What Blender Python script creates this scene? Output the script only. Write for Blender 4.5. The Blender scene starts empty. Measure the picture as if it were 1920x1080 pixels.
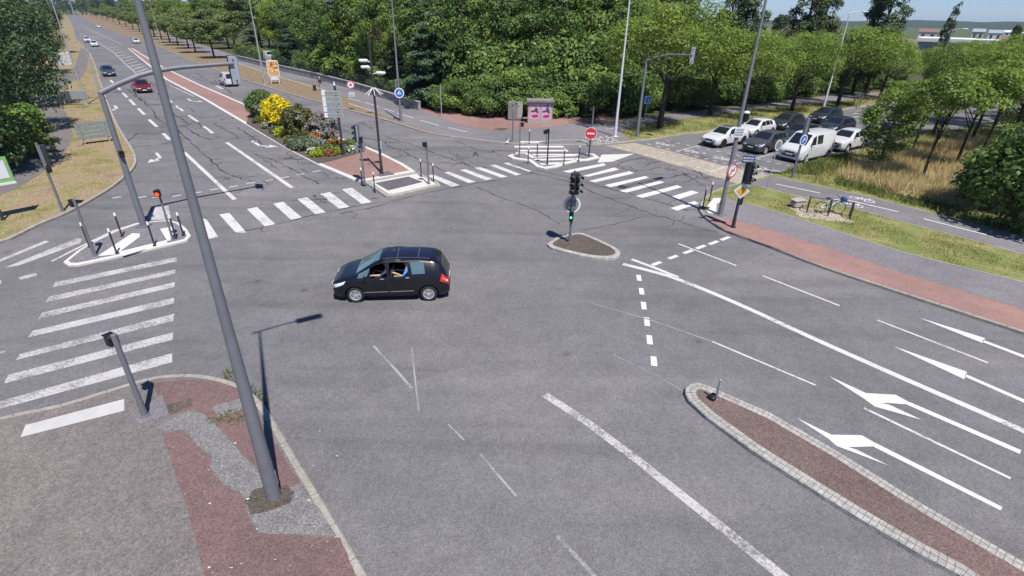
import bpy, bmesh, math, random
import numpy as np
from mathutils import Vector, Matrix
from mathutils.geometry import tessellate_polygon

# ------------------------------------------------------------------ camera, sky, sun, exposure
S = bpy.context.scene
COL = S.collection
rad = math.radians
H = 9.6                                   # camera height above the road
F, PITCH, ROLL = 977.5, rad(27.54), rad(1.23)
W0, H0 = 1920, 1080
_f = Vector((0, math.cos(PITCH), -math.sin(PITCH)))
_r = Vector((1, 0, 0)); _u = _r.cross(_f)
CR = _r * math.cos(ROLL) + _u * math.sin(ROLL)
CU = -_r * math.sin(ROLL) + _u * math.cos(ROLL)
CF = _f
cam_d = bpy.data.cameras.new("camera"); cam = bpy.data.objects.new("camera", cam_d); COL.objects.link(cam)
cam_d.sensor_width = 36.0; cam_d.lens = 36.0 * F / W0; cam_d.clip_start = 0.1; cam_d.clip_end = 20000
m = Matrix.Identity(4)
for i in range(3):
    m[i][0], m[i][1], m[i][2] = CR[i], CU[i], -CF[i]
m[2][3] = H
cam.matrix_world = m
S.camera = cam

SUN_EL, SUN_AZ = rad(61), Vector((0.44, -0.90))
world = bpy.data.worlds.new("World"); S.world = world; world.use_nodes = True
nt = world.node_tree; nt.nodes.clear()
sky = nt.nodes.new('ShaderNodeTexSky'); sky.sky_type = 'NISHITA'; sky.sun_disc = False
sky.sun_elevation = SUN_EL; sky.sun_rotation = math.atan2(SUN_AZ.x, SUN_AZ.y)
sky.air_density = 1.0; sky.dust_density = 0.0; sky.ozone_density = 2.0; sky.altitude = 1500
bg = nt.nodes.new('ShaderNodeBackground'); bg.inputs[1].default_value = 0.068
wo = nt.nodes.new('ShaderNodeOutputWorld')
tn = nt.nodes.new('ShaderNodeMix'); tn.data_type = 'RGBA'; tn.blend_type = 'MULTIPLY'; tn.inputs[0].default_value = 1.0; tn.inputs[7].default_value = (0.74, 0.88, 1.22, 1)
nt.links.new(sky.outputs[0], tn.inputs[6]); nt.links.new(tn.outputs[2], bg.inputs[0]); nt.links.new(bg.outputs[0], wo.inputs[0])
sd = bpy.data.lights.new("sun", 'SUN'); sd.energy = 4.5; sd.angle = rad(0.5); sd.color = (1.0, 0.955, 0.90)
sun = bpy.data.objects.new("sun", sd); COL.objects.link(sun)
az = SUN_AZ.normalized()
sun.rotation_euler = Vector((-az.x * math.cos(SUN_EL), -az.y * math.cos(SUN_EL), -math.sin(SUN_EL))).to_track_quat('-Z', 'Y').to_euler()
S.view_settings.view_transform = 'Standard'; S.view_settings.look = 'None'
S.view_settings.exposure = 0.42; S.view_settings.gamma = 1.0
S.render.engine = 'CYCLES'
S.cycles.max_bounces = 5; S.cycles.diffuse_bounces = 2; S.cycles.glossy_bounces = 2
S.cycles.transmission_bounces = 3; S.cycles.transparent_max_bounces = 8
S.cycles.caustics_reflective = False; S.cycles.caustics_refractive = False
S.cycles.use_denoising = True

# ------------------------------------------------------------------ surveying: where a sight line meets the ground
def g(px, py, z=0.0):
    d = CR * ((px - 960) / F) - CU * ((py - 540) / F) + CF
    t = (z - H) / d.z
    return Vector((0, 0, H)) + d * t
def g2(px, py, z=0.0):
    v = g(px, py, z); return (v.x, v.y)
def hz(b, ty):                            # height above ground point b seen at image row ty
    lo, hi = -2.0, 60.0
    for _ in range(50):
        mid = (lo + hi) / 2
        v = Vector((b.x, b.y, mid - H)); y = 540 - F * v.dot(CU) / v.dot(CF)
        if y > ty: lo = mid
        else: hi = mid
    return lo
def ang(a, b):                            # heading from a to b
    return math.atan2(b.y - a.y, b.x - a.x)
def pxang(p, q): return ang(g(*p), g(*q))

# ------------------------------------------------------------------ materials
MATS = {}
def _nodes(name):
    mt = bpy.data.materials.new(name); mt.use_nodes = True
    n = mt.node_tree; b = n.nodes['Principled BSDF']
    return mt, n, b
def _noise(n, scale, detail=4, rough=0.6, coord='Object', vec=None, dist=0.0):
    t = n.nodes.new('ShaderNodeTexNoise'); t.inputs['Scale'].default_value = scale
    t.inputs['Detail'].default_value = detail; t.inputs['Roughness'].default_value = rough
    t.inputs['Distortion'].default_value = dist
    if vec is None:
        c = n.nodes.new('ShaderNodeTexCoord'); vec = c.outputs[coord]
    n.links.new(vec, t.inputs['Vector'])
    return t.outputs['Fac']
def _ramp(n, fac, stops):
    r = n.nodes.new('ShaderNodeValToRGB'); n.links.new(fac, r.inputs[0])
    el = r.color_ramp.elements
    while len(el) < len(stops): el.new(0.5)
    for e, (p, c) in zip(el, stops):
        e.position = p; e.color = (*c, 1) if len(c) == 3 else c
    return r.outputs[0]
def _mix(n, fac, a, b, mode='MIX'):
    x = n.nodes.new('ShaderNodeMix'); x.data_type = 'RGBA'; x.blend_type = mode
    for s, v in ((x.inputs[0], fac), (x.inputs[6], a), (x.inputs[7], b)):
        if isinstance(v, (int, float)): s.default_value = v
        elif isinstance(v, tuple): s.default_value = (*v, 1) if len(v) == 3 else v
        else: n.links.new(v, s)
    return x.outputs[2]
def _bump(n, b, fac, strength, dist=0.02):
    k = n.nodes.new('ShaderNodeBump'); k.inputs['Strength'].default_value = strength; k.inputs['Distance'].default_value = dist
    n.links.new(fac, k.inputs['Height']); n.links.new(k.outputs[0], b.inputs['Normal'])
def g3(v): return (v, v, v)

def mat(name, col, rough=0.5, metal=0.0, var=0.12, scale=3.0, coat=0.0, spec=0.5, bump=0.0, bscale=60):
    if name in MATS: return MATS[name]
    mt, n, b = _nodes(name)
    f = _noise(n, scale, 5, 0.65)
    lo = tuple(max(0, c * (1 - var)) for c in col); hi = tuple(min(1, c * (1 + var)) for c in col)
    n.links.new(_ramp(n, f, [(0.3, lo), (0.7, hi)]), b.inputs['Base Color'])
    b.inputs['Roughness'].default_value = rough; b.inputs['Metallic'].default_value = metal
    b.inputs['Coat Weight'].default_value = coat; b.inputs['Coat Roughness'].default_value = 0.04
    b.inputs['Specular IOR Level'].default_value = spec
    if bump: _bump(n, b, _noise(n, bscale, 3), bump)
    MATS[name] = mt; return mt
def emat(name, col, strength):
    mt, n, b = _nodes(name)
    b.inputs['Base Color'].default_value = (*col, 1); b.inputs['Emission Color'].default_value = (*col, 1)
    b.inputs['Emission Strength'].default_value = strength
    MATS[name] = mt; return mt

def asphalt(name, col, grain=0.55, stain=0.18, tint=(1, 1, 1), gscale=22, tracks=0.0):
    mt, n, b = _nodes(name)
    big = _noise(n, 0.11, 5, 0.6, dist=0.6); mid = _noise(n, 1.1, 5, 0.7); fine = _noise(n, gscale, 3, 0.75)
    vor = n.nodes.new('ShaderNodeTexVoronoi'); vor.inputs['Scale'].default_value = gscale * 0.55
    c = n.nodes.new('ShaderNodeTexCoord'); n.links.new(c.outputs['Object'], vor.inputs['Vector'])
    a = _ramp(n, big, [(0.3, tuple(k * (1 - stain) for k in col)), (0.5, col), (0.72, tuple(k * (1 + stain) * t for k, t in zip(col, tint)))])
    a = _mix(n, 1.0, a, _ramp(n, mid, [(0.25, g3(0.86)), (0.75, g3(1.12))]), 'MULTIPLY')
    a = _mix(n, 1.0, a, _ramp(n, fine, [(0.32, g3(1 - grain)), (0.5, g3(1.0)), (0.68, g3(1 + grain))]), 'MULTIPLY')
    a = _mix(n, 1.0, a, _ramp(n, vor.outputs['Color'], [(0.0, g3(1 - grain * 0.4)), (1.0, g3(1 + grain * 0.4))]), 'MULTIPLY')
    if tracks:                            # polished wheel paths and oil drips along the lanes
        c2 = n.nodes.new('ShaderNodeTexCoord'); mp = n.nodes.new('ShaderNodeMapping'); n.links.new(c2.outputs['Object'], mp.inputs['Vector'])
        mp.inputs['Rotation'].default_value = (0, 0, tracks); mp.inputs['Scale'].default_value = (0.035, 0.75, 1)
        tk = _noise(n, 1.0, 4, 0.55, vec=mp.outputs[0], dist=0.25)
        a = _mix(n, 1.0, a, _ramp(n, tk, [(0.30, g3(0.80)), (0.47, g3(0.98)), (0.62, g3(1.03)), (0.75, g3(1.14))]), 'MULTIPLY')
        v2 = n.nodes.new('ShaderNodeTexVoronoi'); v2.inputs['Scale'].default_value = 0.42; n.links.new(c2.outputs['Object'], v2.inputs['Vector'])
        a = _mix(n, 1.0, a, _ramp(n, v2.outputs['Distance'], [(0.02, g3(0.62)), (0.075, g3(0.92)), (0.12, g3(1.0))]), 'MULTIPLY')
    n.links.new(a, b.inputs['Base Color']); b.inputs['Roughness'].default_value = 0.86; b.inputs['Specular IOR Level'].default_value = 0.35
    _bump(n, b, fine, 0.5, 0.01)
    MATS[name] = mt; return mt
def paint(name, col, under, wear=0.5, scale=9):           # worn road paint: the asphalt shows where it has rubbed off
    mt, n, b = _nodes(name)
    w = _noise(n, scale, 8, 0.8); w2 = _noise(n, 0.9, 4, 0.6)
    s = n.nodes.new('ShaderNodeMath'); s.operation = 'MULTIPLY_ADD'; n.links.new(w2, s.inputs[0]); s.inputs[1].default_value = 0.55; n.links.new(w, s.inputs[2])
    keep = _ramp(n, s.outputs[0], [(max(0.0, 0.5 + wear * 0.3 - 0.10), g3(0.0)), (0.5 + wear * 0.3 + 0.06, g3(1.0))])
    dirt = _ramp(n, _noise(n, 3, 5), [(0.3, tuple(k * 0.86 for k in col)), (0.7, col)])
    n.links.new(_mix(n, keep, under, dirt), b.inputs['Base Color']); b.inputs['Roughness'].default_value = 0.75
    MATS[name] = mt; return mt
def ground_mix(name, stops, scale=0.8, fine=14, rough=0.95, fa=0.35, bump=0.6):
    mt, n, b = _nodes(name)
    a = _ramp(n, _noise(n, scale, 6, 0.65, dist=0.5), stops)
    f = _noise(n, fine, 4, 0.8)
    a = _mix(n, 1.0, a, _ramp(n, f, [(0.3, g3(1 - fa)), (0.7, g3(1 + fa))]), 'MULTIPLY')
    n.links.new(a, b.inputs['Base Color']); b.inputs['Roughness'].default_value = rough; b.inputs['Specular IOR Level'].default_value = 0.2
    _bump(n, b, f, bump, 0.05)
    MATS[name] = mt; return mt
def leafmat(name, col, var=0.45, trans=0.25, yellow=0.0, rough=0.55):
    mt, n, b = _nodes(name)
    at = n.nodes.new('ShaderNodeAttribute'); at.attribute_name = 'tint'
    oi = n.nodes.new('ShaderNodeObjectInfo')
    lo = tuple(c * (1 - var) for c in col); hi = (col[0] * (1 + var * 1.2) + yellow * 0.03, col[1] * (1 + var), col[2] * (1 + var * 0.6))
    a = _ramp(n, at.outputs['Fac'], [(0.0, lo), (0.5, col), (1.0, hi)])
    o = _ramp(n, oi.outputs['Random'], [(0.0, (0.85, 0.88, 0.9)), (1.0, (1.12, 1.08, 0.95))])
    a = _mix(n, 1.0, a, o, 'MULTIPLY')
    n.links.new(a, b.inputs['Base Color']); b.inputs['Roughness'].default_value = rough; b.inputs['Specular IOR Level'].default_value = 0.35
    tr = n.nodes.new('ShaderNodeBsdfTranslucent'); n.links.new(a, tr.inputs['Color'])
    mx = n.nodes.new('ShaderNodeMixShader'); mx.inputs[0].default_value = trans
    n.links.new(b.outputs[0], mx.inputs[1]); n.links.new(tr.outputs[0], mx.inputs[2])
    out = [x for x in n.nodes if x.type == 'OUTPUT_MATERIAL'][0]; n.links.new(mx.outputs[0], out.inputs['Surface'])
    MATS[name] = mt; return mt

ASPH = (0.163, 0.157, 0.162)
asphalt('asphalt', ASPH, grain=0.40, gscale=28, stain=0.2, tint=(1.04, 1.02, 0.98), tracks=0.78)
asphalt('asphalt_middle', tuple(k * 0.97 for k in ASPH), grain=0.40, gscale=28, stain=0.2, tint=(1.04, 1.02, 0.98), tracks=-0.45)
asphalt('asphalt_dark', (0.115, 0.11, 0.115), stain=0.12)
asphalt('asphalt_walk', (0.165, 0.150, 0.143), grain=0.4, stain=0.14, tint=(1.05, 0.98, 0.95))
asphalt('asphalt_walk_far', (0.185, 0.176, 0.185), grain=0.4, stain=0.14)
asphalt('asphalt_patch', (0.185, 0.180, 0.176), grain=0.55, stain=0.1)
asphalt('asphalt_red', (0.168, 0.108, 0.102), grain=0.4, stain=0.2, tint=(1.1, 1.0, 0.95))
asphalt('paving_red', (0.275, 0.168, 0.145), grain=0.22, stain=0.14, tint=(1.06, 1.0, 0.97), gscale=26)
asphalt('median_red', (0.152, 0.106, 0.096), grain=0.5, stain=0.2, tint=(1.1, 1.0, 0.95))
asphalt('paving_sand', (0.36, 0.315, 0.25), grain=0.3, stain=0.15, gscale=9)
asphalt('soil', (0.10, 0.082, 0.068), grain=0.6, stain=0.2)
mat('bitumen', (0.034, 0.034, 0.038), 0.6, var=0.3, scale=2)
paint('paint', (0.60, 0.595, 0.575), ASPH, 0.65)
paint('paint_worn', (0.50, 0.49, 0.475), ASPH, 0.85, 12)
paint('paint_faint', (0.36, 0.355, 0.35), ASPH, 0.9, 18)
paint('paint_new', (0.66, 0.655, 0.635), ASPH, 0.25)
paint('paint_tactile', (0.52, 0.50, 0.49), ASPH, 0.05, 6)
paint('kerb_paint', (0.62, 0.60, 0.56), (0.30, 0.29, 0.27), 0.45, 5)
ground_mix('kerb_stone', [(0.25, (0.24, 0.225, 0.20)), (0.75, (0.42, 0.39, 0.34))], 2.0, 16, fa=0.25)
ground_mix('cobble_kerb', [(0.25, (0.27, 0.258, 0.24)), (0.75, (0.46, 0.445, 0.41))], 2.0, 7, fa=0.35)
ground_mix('grass_dry', [(0.34, (0.23, 0.15, 0.115)), (0.45, (0.30, 0.225, 0.15)), (0.54, (0.25, 0.215, 0.10)), (0.66, (0.125, 0.15, 0.05))], 0.34, 7, fa=0.4)
ground_mix('grass_green', [(0.28, (0.33, 0.27, 0.13)), (0.5, (0.20, 0.215, 0.075)), (0.72, (0.105, 0.155, 0.04))], 0.5, 8, fa=0.4)
ground_mix('verge_brown', [(0.28, (0.205, 0.14, 0.10)), (0.52, (0.225, 0.17, 0.11)), (0.72, (0.14, 0.14, 0.065))], 0.6, 8, fa=0.35)
ground_mix('straw', [(0.3, (0.30, 0.24, 0.13)), (0.7, (0.44, 0.36, 0.20))], 0.6, 8)
ground_mix('field', [(0.3, (0.06, 0.085, 0.03)), (0.7, (0.12, 0.135, 0.055))], 0.05, 2)
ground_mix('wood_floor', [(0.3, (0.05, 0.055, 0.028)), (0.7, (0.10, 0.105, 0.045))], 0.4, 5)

# ------------------------------------------------------------------ mesh building
class MB:
    def __init__(s): s.v, s.f, s.m = [], [], []
    def add(s, vs, fs, mi=0):
        o = len(s.v); s.v += [tuple(x) for x in vs]
        s.f += [tuple(i + o for i in q) for q in fs]; s.m += [mi] * len(fs); return s
    def box(s, c, d, mi=0, rz=0.0, M=None, bev=0.0):
        x, y, z = d[0] / 2, d[1] / 2, d[2] / 2
        if bev:
            e = min(bev, x * .9, y * .9, z * .9); vs = []; ring = [(x - e, -y), (x, -y + e), (x, y - e), (x - e, y), (-x + e, y), (-x, y - e), (-x, -y + e), (-x + e, -y)]
            k = 1 - e / min(x, y)
            for zz, kk in ((-z, k), (-z + e, 1), (z - e, 1), (z, k)):
                vs += [Vector((a * kk, b * kk, zz)) for a, b in ring]
            fs = [tuple(range(7, -1, -1)), tuple(range(24, 32))]
            for r in range(3):
                for i in range(8): fs.append((r * 8 + i, r * 8 + (i + 1) % 8, r * 8 + 8 + (i + 1) % 8, r * 8 + 8 + i))
        else:
            vs = [Vector((a, b, cc)) for cc in (-z, z) for a, b in ((-x, -y), (x, -y), (x, y), (-x, y))]
            fs = [(3, 2, 1, 0), (4, 5, 6, 7), (0, 1, 5, 4), (1, 2, 6, 5), (2, 3, 7, 6), (3, 0, 4, 7)]
        R = Matrix.Rotation(rz, 3, 'Z') if M is None else M
        return s.add([R @ v + Vector(c) for v in vs], fs, mi)
    def tube(s, pts, r, mi=0, n=10, cap=True):
        pts = [Vector(p) for p in pts]; rr = r if isinstance(r, (list, tuple)) else [r] * len(pts)
        vs = []; up = None
        for i, p in enumerate(pts):
            t = (pts[min(i + 1, len(pts) - 1)] - pts[max(i - 1, 0)]).normalized()
            if up is None: up = Vector((0, 0, 1)) if abs(t.z) < 0.9 else Vector((1, 0, 0))
            a = (up - t * up.dot(t)).normalized(); up = a; b = t.cross(a)
            vs += [p + (a * math.cos(k * 2 * math.pi / n) + b * math.sin(k * 2 * math.pi / n)) * rr[i] for k in range(n)]
        fs = []
        for i in range(len(pts) - 1):
            for k in range(n): fs.append((i * n + k, i * n + (k + 1) % n, (i + 1) * n + (k + 1) % n, (i + 1) * n + k))
        if cap:
            fs.append(tuple(range(n - 1, -1, -1))); fs.append(tuple(range((len(pts) - 1) * n, len(pts) * n)))
        return s.add(vs, fs, mi)
    def disc(s, c, r, nrm, mi=0, t=0.01, n=24):
        nrm = Vector(nrm).normalized(); return s.tube([Vector(c) - nrm * t / 2, Vector(c) + nrm * t / 2], r, mi, n)
    def prism(s, poly, z0, z1, mi=0, bottom=True):
        n = len(poly); area = sum(poly[i][0] * poly[(i + 1) % n][1] - poly[(i + 1) % n][0] * poly[i][1] for i in range(n))
        if area < 0: poly = poly[::-1]
        vs = [(p[0], p[1], z0) for p in poly] + [(p[0], p[1], z1) for p in poly]
        fs = [tuple(range(n, 2 * n))] + ([tuple(range(n - 1, -1, -1))] if bottom else [])
        fs += [(i, (i + 1) % n, n + (i + 1) % n, n + i) for i in range(n)]
        return s.add(vs, fs, mi)
    def sheet(s, poly, z, mi=0):
        n = len(poly); area = sum(poly[i][0] * poly[(i + 1) % n][1] - poly[(i + 1) % n][0] * poly[i][1] for i in range(n))
        if area < 0: poly = poly[::-1]
        return s.add([(p[0], p[1], z) for p in poly], [tuple(range(n))], mi)
    def sphere(s, c, r, mi=0, n=12, k=8, sc=(1, 1, 1)):
        vs, fs = [], []
        for i in range(k + 1):
            th = math.pi * i / k
            for j in range(n):
                ph = 2 * math.pi * j / n
                vs.append((c[0] + r * sc[0] * math.sin(th) * math.cos(ph), c[1] + r * sc[1] * math.sin(th) * math.sin(ph), c[2] + r * sc[2] * math.cos(th)))
        for i in range(k):
            for j in range(n): fs.append((i * n + j, (i + 1) * n + j, (i + 1) * n + (j + 1) % n, i * n + (j + 1) % n))
        return s.add(vs, fs, mi)
    def strip(s, pts, w, z, mi=0, jit=0.0, rnd=None):       # flat ribbon along a polyline
        P = [Vector((p[0], p[1])) for p in pts]; L, Rr = [], []
        for i, p in enumerate(P):
            t = (P[min(i + 1, len(P) - 1)] - P[max(i - 1, 0)]).normalized(); nn = Vector((-t.y, t.x))
            ww = (w[i] if isinstance(w, (list, tuple)) else w) / 2
            if jit: ww *= 1 + rnd.uniform(-jit, jit)
            L.append(p + nn * ww); Rr.append(p - nn * ww)
        n = len(P); vs = [(p.x, p.y, z) for p in Rr] + [(p.x, p.y, z) for p in L]
        return s.add(vs, [(i, i + 1, n + i + 1, n + i) for i in range(n - 1)], mi)
    def build(s, name, mats, parent=None, smooth=False, loc=(0, 0, 0)):
        me = bpy.data.meshes.new(name); me.from_pydata(s.v, [], s.f)
        for k in (mats if isinstance(mats, (list, tuple)) else [mats]):
            me.materials.append(MATS[k] if isinstance(k, str) else k)
        if len(me.materials) > 1: me.polygons.foreach_set('material_index', s.m)
        if smooth: me.polygons.foreach_set('use_smooth', [True] * len(s.f))
        if smooth and smooth != 'all': me.set_sharp_from_angle(angle=rad(38))
        me.update()
        o = bpy.data.objects.new(name, me); COL.objects.link(o); o.location = loc
        if parent is not None: o.parent = parent
        return o
LABELS = {}
def tag(o, label=None, cat=None, group=None, kind=None):
    if label: o['label'] = label
    if cat: o['category'] = cat
    if group: o['group'] = group
    if kind: o['kind'] = kind
    return o
def thing(name, label, cat, loc=(0, 0, 0), rz=0.0, group=None):
    o = bpy.data.objects.new(name, None); COL.objects.link(o); o.empty_display_size = 0.3
    o.location = loc; o.rotation_euler = (0, 0, rz)
    return tag(o, label, cat, group)
def struct(name, mb, mats, label=None):
    o = mb.build(name, mats); o['kind'] = 'structure'
    if label: o['label'] = label
    o['category'] = name.replace('_', ' ')
    return o
def dup(root, loc, rz=0.0, label=None, group=None, scale=None):
    r = root.copy(); COL.objects.link(r); r.location = loc; r.rotation_euler = (0, 0, rz)
    if label: r['label'] = label
    if group: r['group'] = group
    if scale: r.scale = scale if isinstance(scale, tuple) else (scale,) * 3
    for ch in list(root.children):
        c = ch.copy(); COL.objects.link(c); c.parent = r
        for q in list(ch.children):
            d = q.copy(); COL.objects.link(d); d.parent = c
    return r
def smoothline(pts, k=4):                 # Catmull-Rom through surveyed points
    out = []; n = len(pts)
    for i in range(n - 1):
        p0, p1, p2, p3 = (Vector(pts[max(i - 1, 0)]), Vector(pts[i]), Vector(pts[i + 1]), Vector(pts[min(i + 2, n - 1)]))
        for j in range(k):
            t = j / k
            out.append(tuple(0.5 * ((2 * p1) + (-p0 + p2) * t + (2 * p0 - 5 * p1 + 4 * p2 - p3) * t * t + (-p0 + 3 * p1 - 3 * p2 + p3) * t ** 3)))
    out.append(tuple(pts[-1])); return out
def inset(poly, d):                       # mitred inward offset of a polygon
    n = len(poly); area = sum(poly[i][0] * poly[(i + 1) % n][1] - poly[(i + 1) % n][0] * poly[i][1] for i in range(n))
    sg = 1 if area > 0 else -1; out = []
    for i in range(n):
        a, b, c = Vector(poly[i - 1][:2]), Vector(poly[i][:2]), Vector(poly[(i + 1) % n][:2])
        t1 = (b - a).normalized(); t2 = (c - b).normalized()
        n1 = Vector((-t1.y, t1.x)) * sg; n2 = Vector((-t2.y, t2.x)) * sg
        k = (n1 + n2); l = k.length
        k = k / l if l > 1e-4 else n1
        out.append(tuple(b + k * (d / max(0.35, k.dot(n1)))))
    return out
def G(pts, z=0.0): return [g2(x, y, z) for x, y in pts]
# ------------------------------------------------------------------ ground, roads, kerbs
rnd = random.Random(7)
b = MB(); b.sheet([(-9000, -900), (9000, -900), (9000, 9000), (-9000, 9000)], -0.06); struct('ground', b, 'field', 'flat ground under and around the crossroads')
b = MB(); b.sheet([(-70, -18), (70, -18), (110, 80), (230, 168), (200, 190), (60, 85), (-18, 85), (-560, 770), (-640, 735), (-62, 60), (-70, 30)], 0.0)
struct('road', b, 'asphalt', 'grey asphalt crossroads with many patched cracks')

def raised(name, poly, z, kw, top, kerb, label, inner_drop=0.004):
    n = len(poly); area = sum(poly[i][0] * poly[(i + 1) % n][1] - poly[(i + 1) % n][0] * poly[i][1] for i in range(n))
    if area < 0: poly = poly[::-1]
    inn = inset(poly, kw); bev = inset(poly, 0.03)
    b = MB()
    b.add([(x, y, -0.02) for x, y in poly] + [(x, y, z - 0.025) for x, y in poly] + [(x, y, z) for x, y in bev] + [(x, y, z) for x, y in inn] + [(x, y, z - inner_drop) for x, y in inn],
          [(r * n + i, r * n + (i + 1) % n, (r + 1) * n + (i + 1) % n, (r + 1) * n + i) for r in range(4) for i in range(n)], 1)
    vs = [(x, y, z - inner_drop) for x, y in inn]
    tris = tessellate_polygon([[Vector(v) for v in vs]])
    fs = []
    for t in tris:
        a, c, d = (Vector(vs[k]) for k in t)
        fs.append(tuple(t) if (c - a).cross(d - a).z > 0 else tuple(reversed(t)))
    b.add(vs, fs, 0)
    return struct(name, b, [top, kerb], label)

Z1 = 0.13
KNL = smoothline(G([(-420, 960), (-180, 850), (0, 789), (115, 764), (235, 727), (290, 712), (340, 707), (385, 709), (425, 717), (460, 731), (488, 755), (518, 797), (560, 868), (610, 950), (690, 1085), (780, 1230)]), 3)
raised('pavement', KNL + [g2(600, 1600), g2(-300, 1500), g2(-1500, 1000)], Z1, 0.17, 'asphalt_walk', 'kerb_stone', 'corner pavement at the near left with red and grey patches')
KFL = smoothline(G([(-260, 560), (-120, 505), (0, 458), (25, 449), (75, 424), (135, 398), (200, 361), (232, 337), (252, 317), (257, 299), (248, 278), (232, 253), (216, 224), (200, 183), (186, 143), (176, 114), (165, 95), (142, 72), (137, 52), (128, 34), (118, 23)]), 3)
raised('verge', KFL + [(-720, 800), (-760, 400), (-150, 60), (-62, 8)], Z1, 0.15, 'grass_dry', 'kerb_stone', 'dry grass verge on the far left side of the avenue')
KFR = smoothline(G([(140, 22), (170, 41), (207, 57), (287, 84), (352, 112), (400, 130), (457, 150), (540, 176), (625, 200), (707, 222), (755, 236), (803, 251), (870, 261), (920, 267), (948, 270), (1011, 273), (1092, 273), (1133, 272), (1180, 267), (1227, 262), (1287, 252), (1325, 249), (1420, 235), (1520, 218), (1620, 200)]), 3)
raised('verge', KFR + [(62, 82), (130, 130), (230, 195), (420, 900), (-380, 900)], Z1, 0.15, 'verge_brown', 'kerb_stone', 'brown verge and wood floor beyond the far kerb')
KRI = smoothline(G([(2400, 795), (2100, 690), (1920, 629), (1700, 557), (1550, 507), (1440, 465), (1370, 440), (1345, 427), (1326, 414), (1313, 401), (1311, 390), (1318, 376), (1334, 363), (1358, 353), (1388, 345), (1447, 328), (1500, 312), (1590, 288), (1640, 277)]), 3)
raised('verge', KRI + [(48, 57.5), (98, 92), (208, 165), (420, 165), (420, -18), (60, -18)], Z1, 0.16, 'grass_green', 'kerb_stone', 'grass verge on the right side with pavement and cycle track')
PLI = G([(120, 495), (146, 474), (170, 459), (215, 437), (260, 422), (287, 418), (320, 416), (338, 421), (351, 432), (359, 445), (352, 453), (320, 461), (217, 485), (146, 500), (128, 500)])
raised('traffic_island', PLI, 0.11, 0.16, 'asphalt_walk_far', 'kerb_paint', 'triangular refuge island with white kerb and bollards on the left')
PCM = G([(239, 91), (250, 92), (307, 127), (375, 160), (460, 197), (570, 238), (684, 276), (721, 292), (757, 310), (779, 324), (684, 342), (663, 340), (597, 312), (530, 277), (460, 235), (380, 187), (310, 150), (275, 121)])
raised('central_reservation', PCM, 0.14, 0.32, 'paving_red', 'kerb_paint', 'red paved central reservation with a flower bed')
PCR = G([(684, 344), (784, 326), (822, 344), (826, 350), (741, 370), (724, 371)])
raised('refuge', PCR, 0.12, 0.3, 'kerb_paint', 'kerb_stone', 'white refuge kerb at the nose of the central reservation')
PCI = G([(951, 294), (966, 288), (989, 288), (1002, 296), (1072, 293), (1083, 289), (1114, 290), (1124, 297), (1103, 302), (1086, 303), (1060, 309), (1047, 314), (1022, 318), (1005, 314), (990, 303), (974, 301), (961, 299)])
raised('traffic_island', PCI, 0.1, 0.35, 'asphalt_walk_far', 'kerb_paint', 'far refuge island with white cobbled kerb and bollards')
PGI = G([(1026, 461), (1041, 450), (1070, 442), (1092, 441), (1120, 452), (1152, 467), (1163, 478), (1152, 487), (1122, 488), (1085, 482), (1045, 472), (1030, 466)])
raised('traffic_island', smoothline(PGI + [PGI[0]], 2)[:-1], 0.13, 0.22, 'soil', 'cobble_kerb', 'small teardrop island with white stone kerb under the signal')
PME = G([(1283, 742), (1284, 733), (1292, 726), (1306, 723), (1326, 729), (1351, 740), (1444, 781), (1567, 852), (1730, 954), (1920, 1064), (2040, 1135), (1960, 1200), (1790, 1082), (1725, 1048), (1607, 978), (1485, 901), (1404, 848), (1322, 787), (1290, 757)])
raised('central_reservation', PME, 0.14, 0.30, 'median_red', 'cobble_kerb', 'long narrow reservation with red top and cobbled kerb at lower right')

# overlays on raised ground
def lay(name, pts, z, m, label):
    b = MB(); vs = [(*p, z) for p in pts]
    tris = tessellate_polygon([[Vector(v) for v in vs]]); fs = []
    for t in tris:
        a, c, d = (Vector(vs[k]) for k in t)
        fs.append(tuple(t) if (c - a).cross(d - a).z > 0 else tuple(reversed(t)))
    b.add(vs, fs); return struct(name, b, m, label)
def wob(pts, amp, seed, k=5):             # ragged edge
    r = random.Random(seed); out = []
    n = len(pts)
    for i in range(n):
        a = Vector(pts[i]); c = Vector(pts[(i + 1) % n])
        for j in range(k):
            p = a.lerp(c, j / k)
            if j: p += Vector((r.uniform(-amp, amp), r.uniform(-amp, amp)))
            out.append(tuple(p))
    return out
zt = Z1 + 0.002
lay('pavement', wob(G([(302, 814), (345, 806), (372, 838), (398, 858), (392, 875), (420, 912), (452, 928), (468, 975), (487, 1000), (638, 1008), (668, 1082), (690, 1180), (420, 1180), (384, 1080), (345, 930)], Z1), 0.015, 1), zt, 'asphalt_red', 'red asphalt strip on the near left pavement')
lay('pavement', wob(G([(283, 718), (345, 712), (400, 714), (446, 728), (470, 748), (490, 790), (535, 862), (562, 905), (545, 912), (520, 920), (492, 890), (448, 845), (410, 800), (380, 775), (352, 770), (315, 779), (300, 752)], Z1), 0.015, 2), zt, 'asphalt_red', 'red asphalt corner behind the near left kerb')
lay('pavement', wob(G([(296, 800), (352, 770), (380, 776), (410, 802), (450, 848), (492, 893), (522, 922), (548, 914), (562, 908), (600, 955), (632, 1006), (488, 999), (469, 974), (455, 927), (422, 910), (394, 874), (400, 858), (374, 837), (347, 804), (303, 812)], Z1), 0.012, 3), zt + 0.004, 'asphalt_patch', 'grey asphalt patch trench on the near left pavement')
lay('pavement', wob(G([(399, 762), (452, 747), (456, 768), (408, 783)], Z1), 0.01, 4), zt + 0.004, 'asphalt_patch', 'small square asphalt patch behind the corner kerb')
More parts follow.
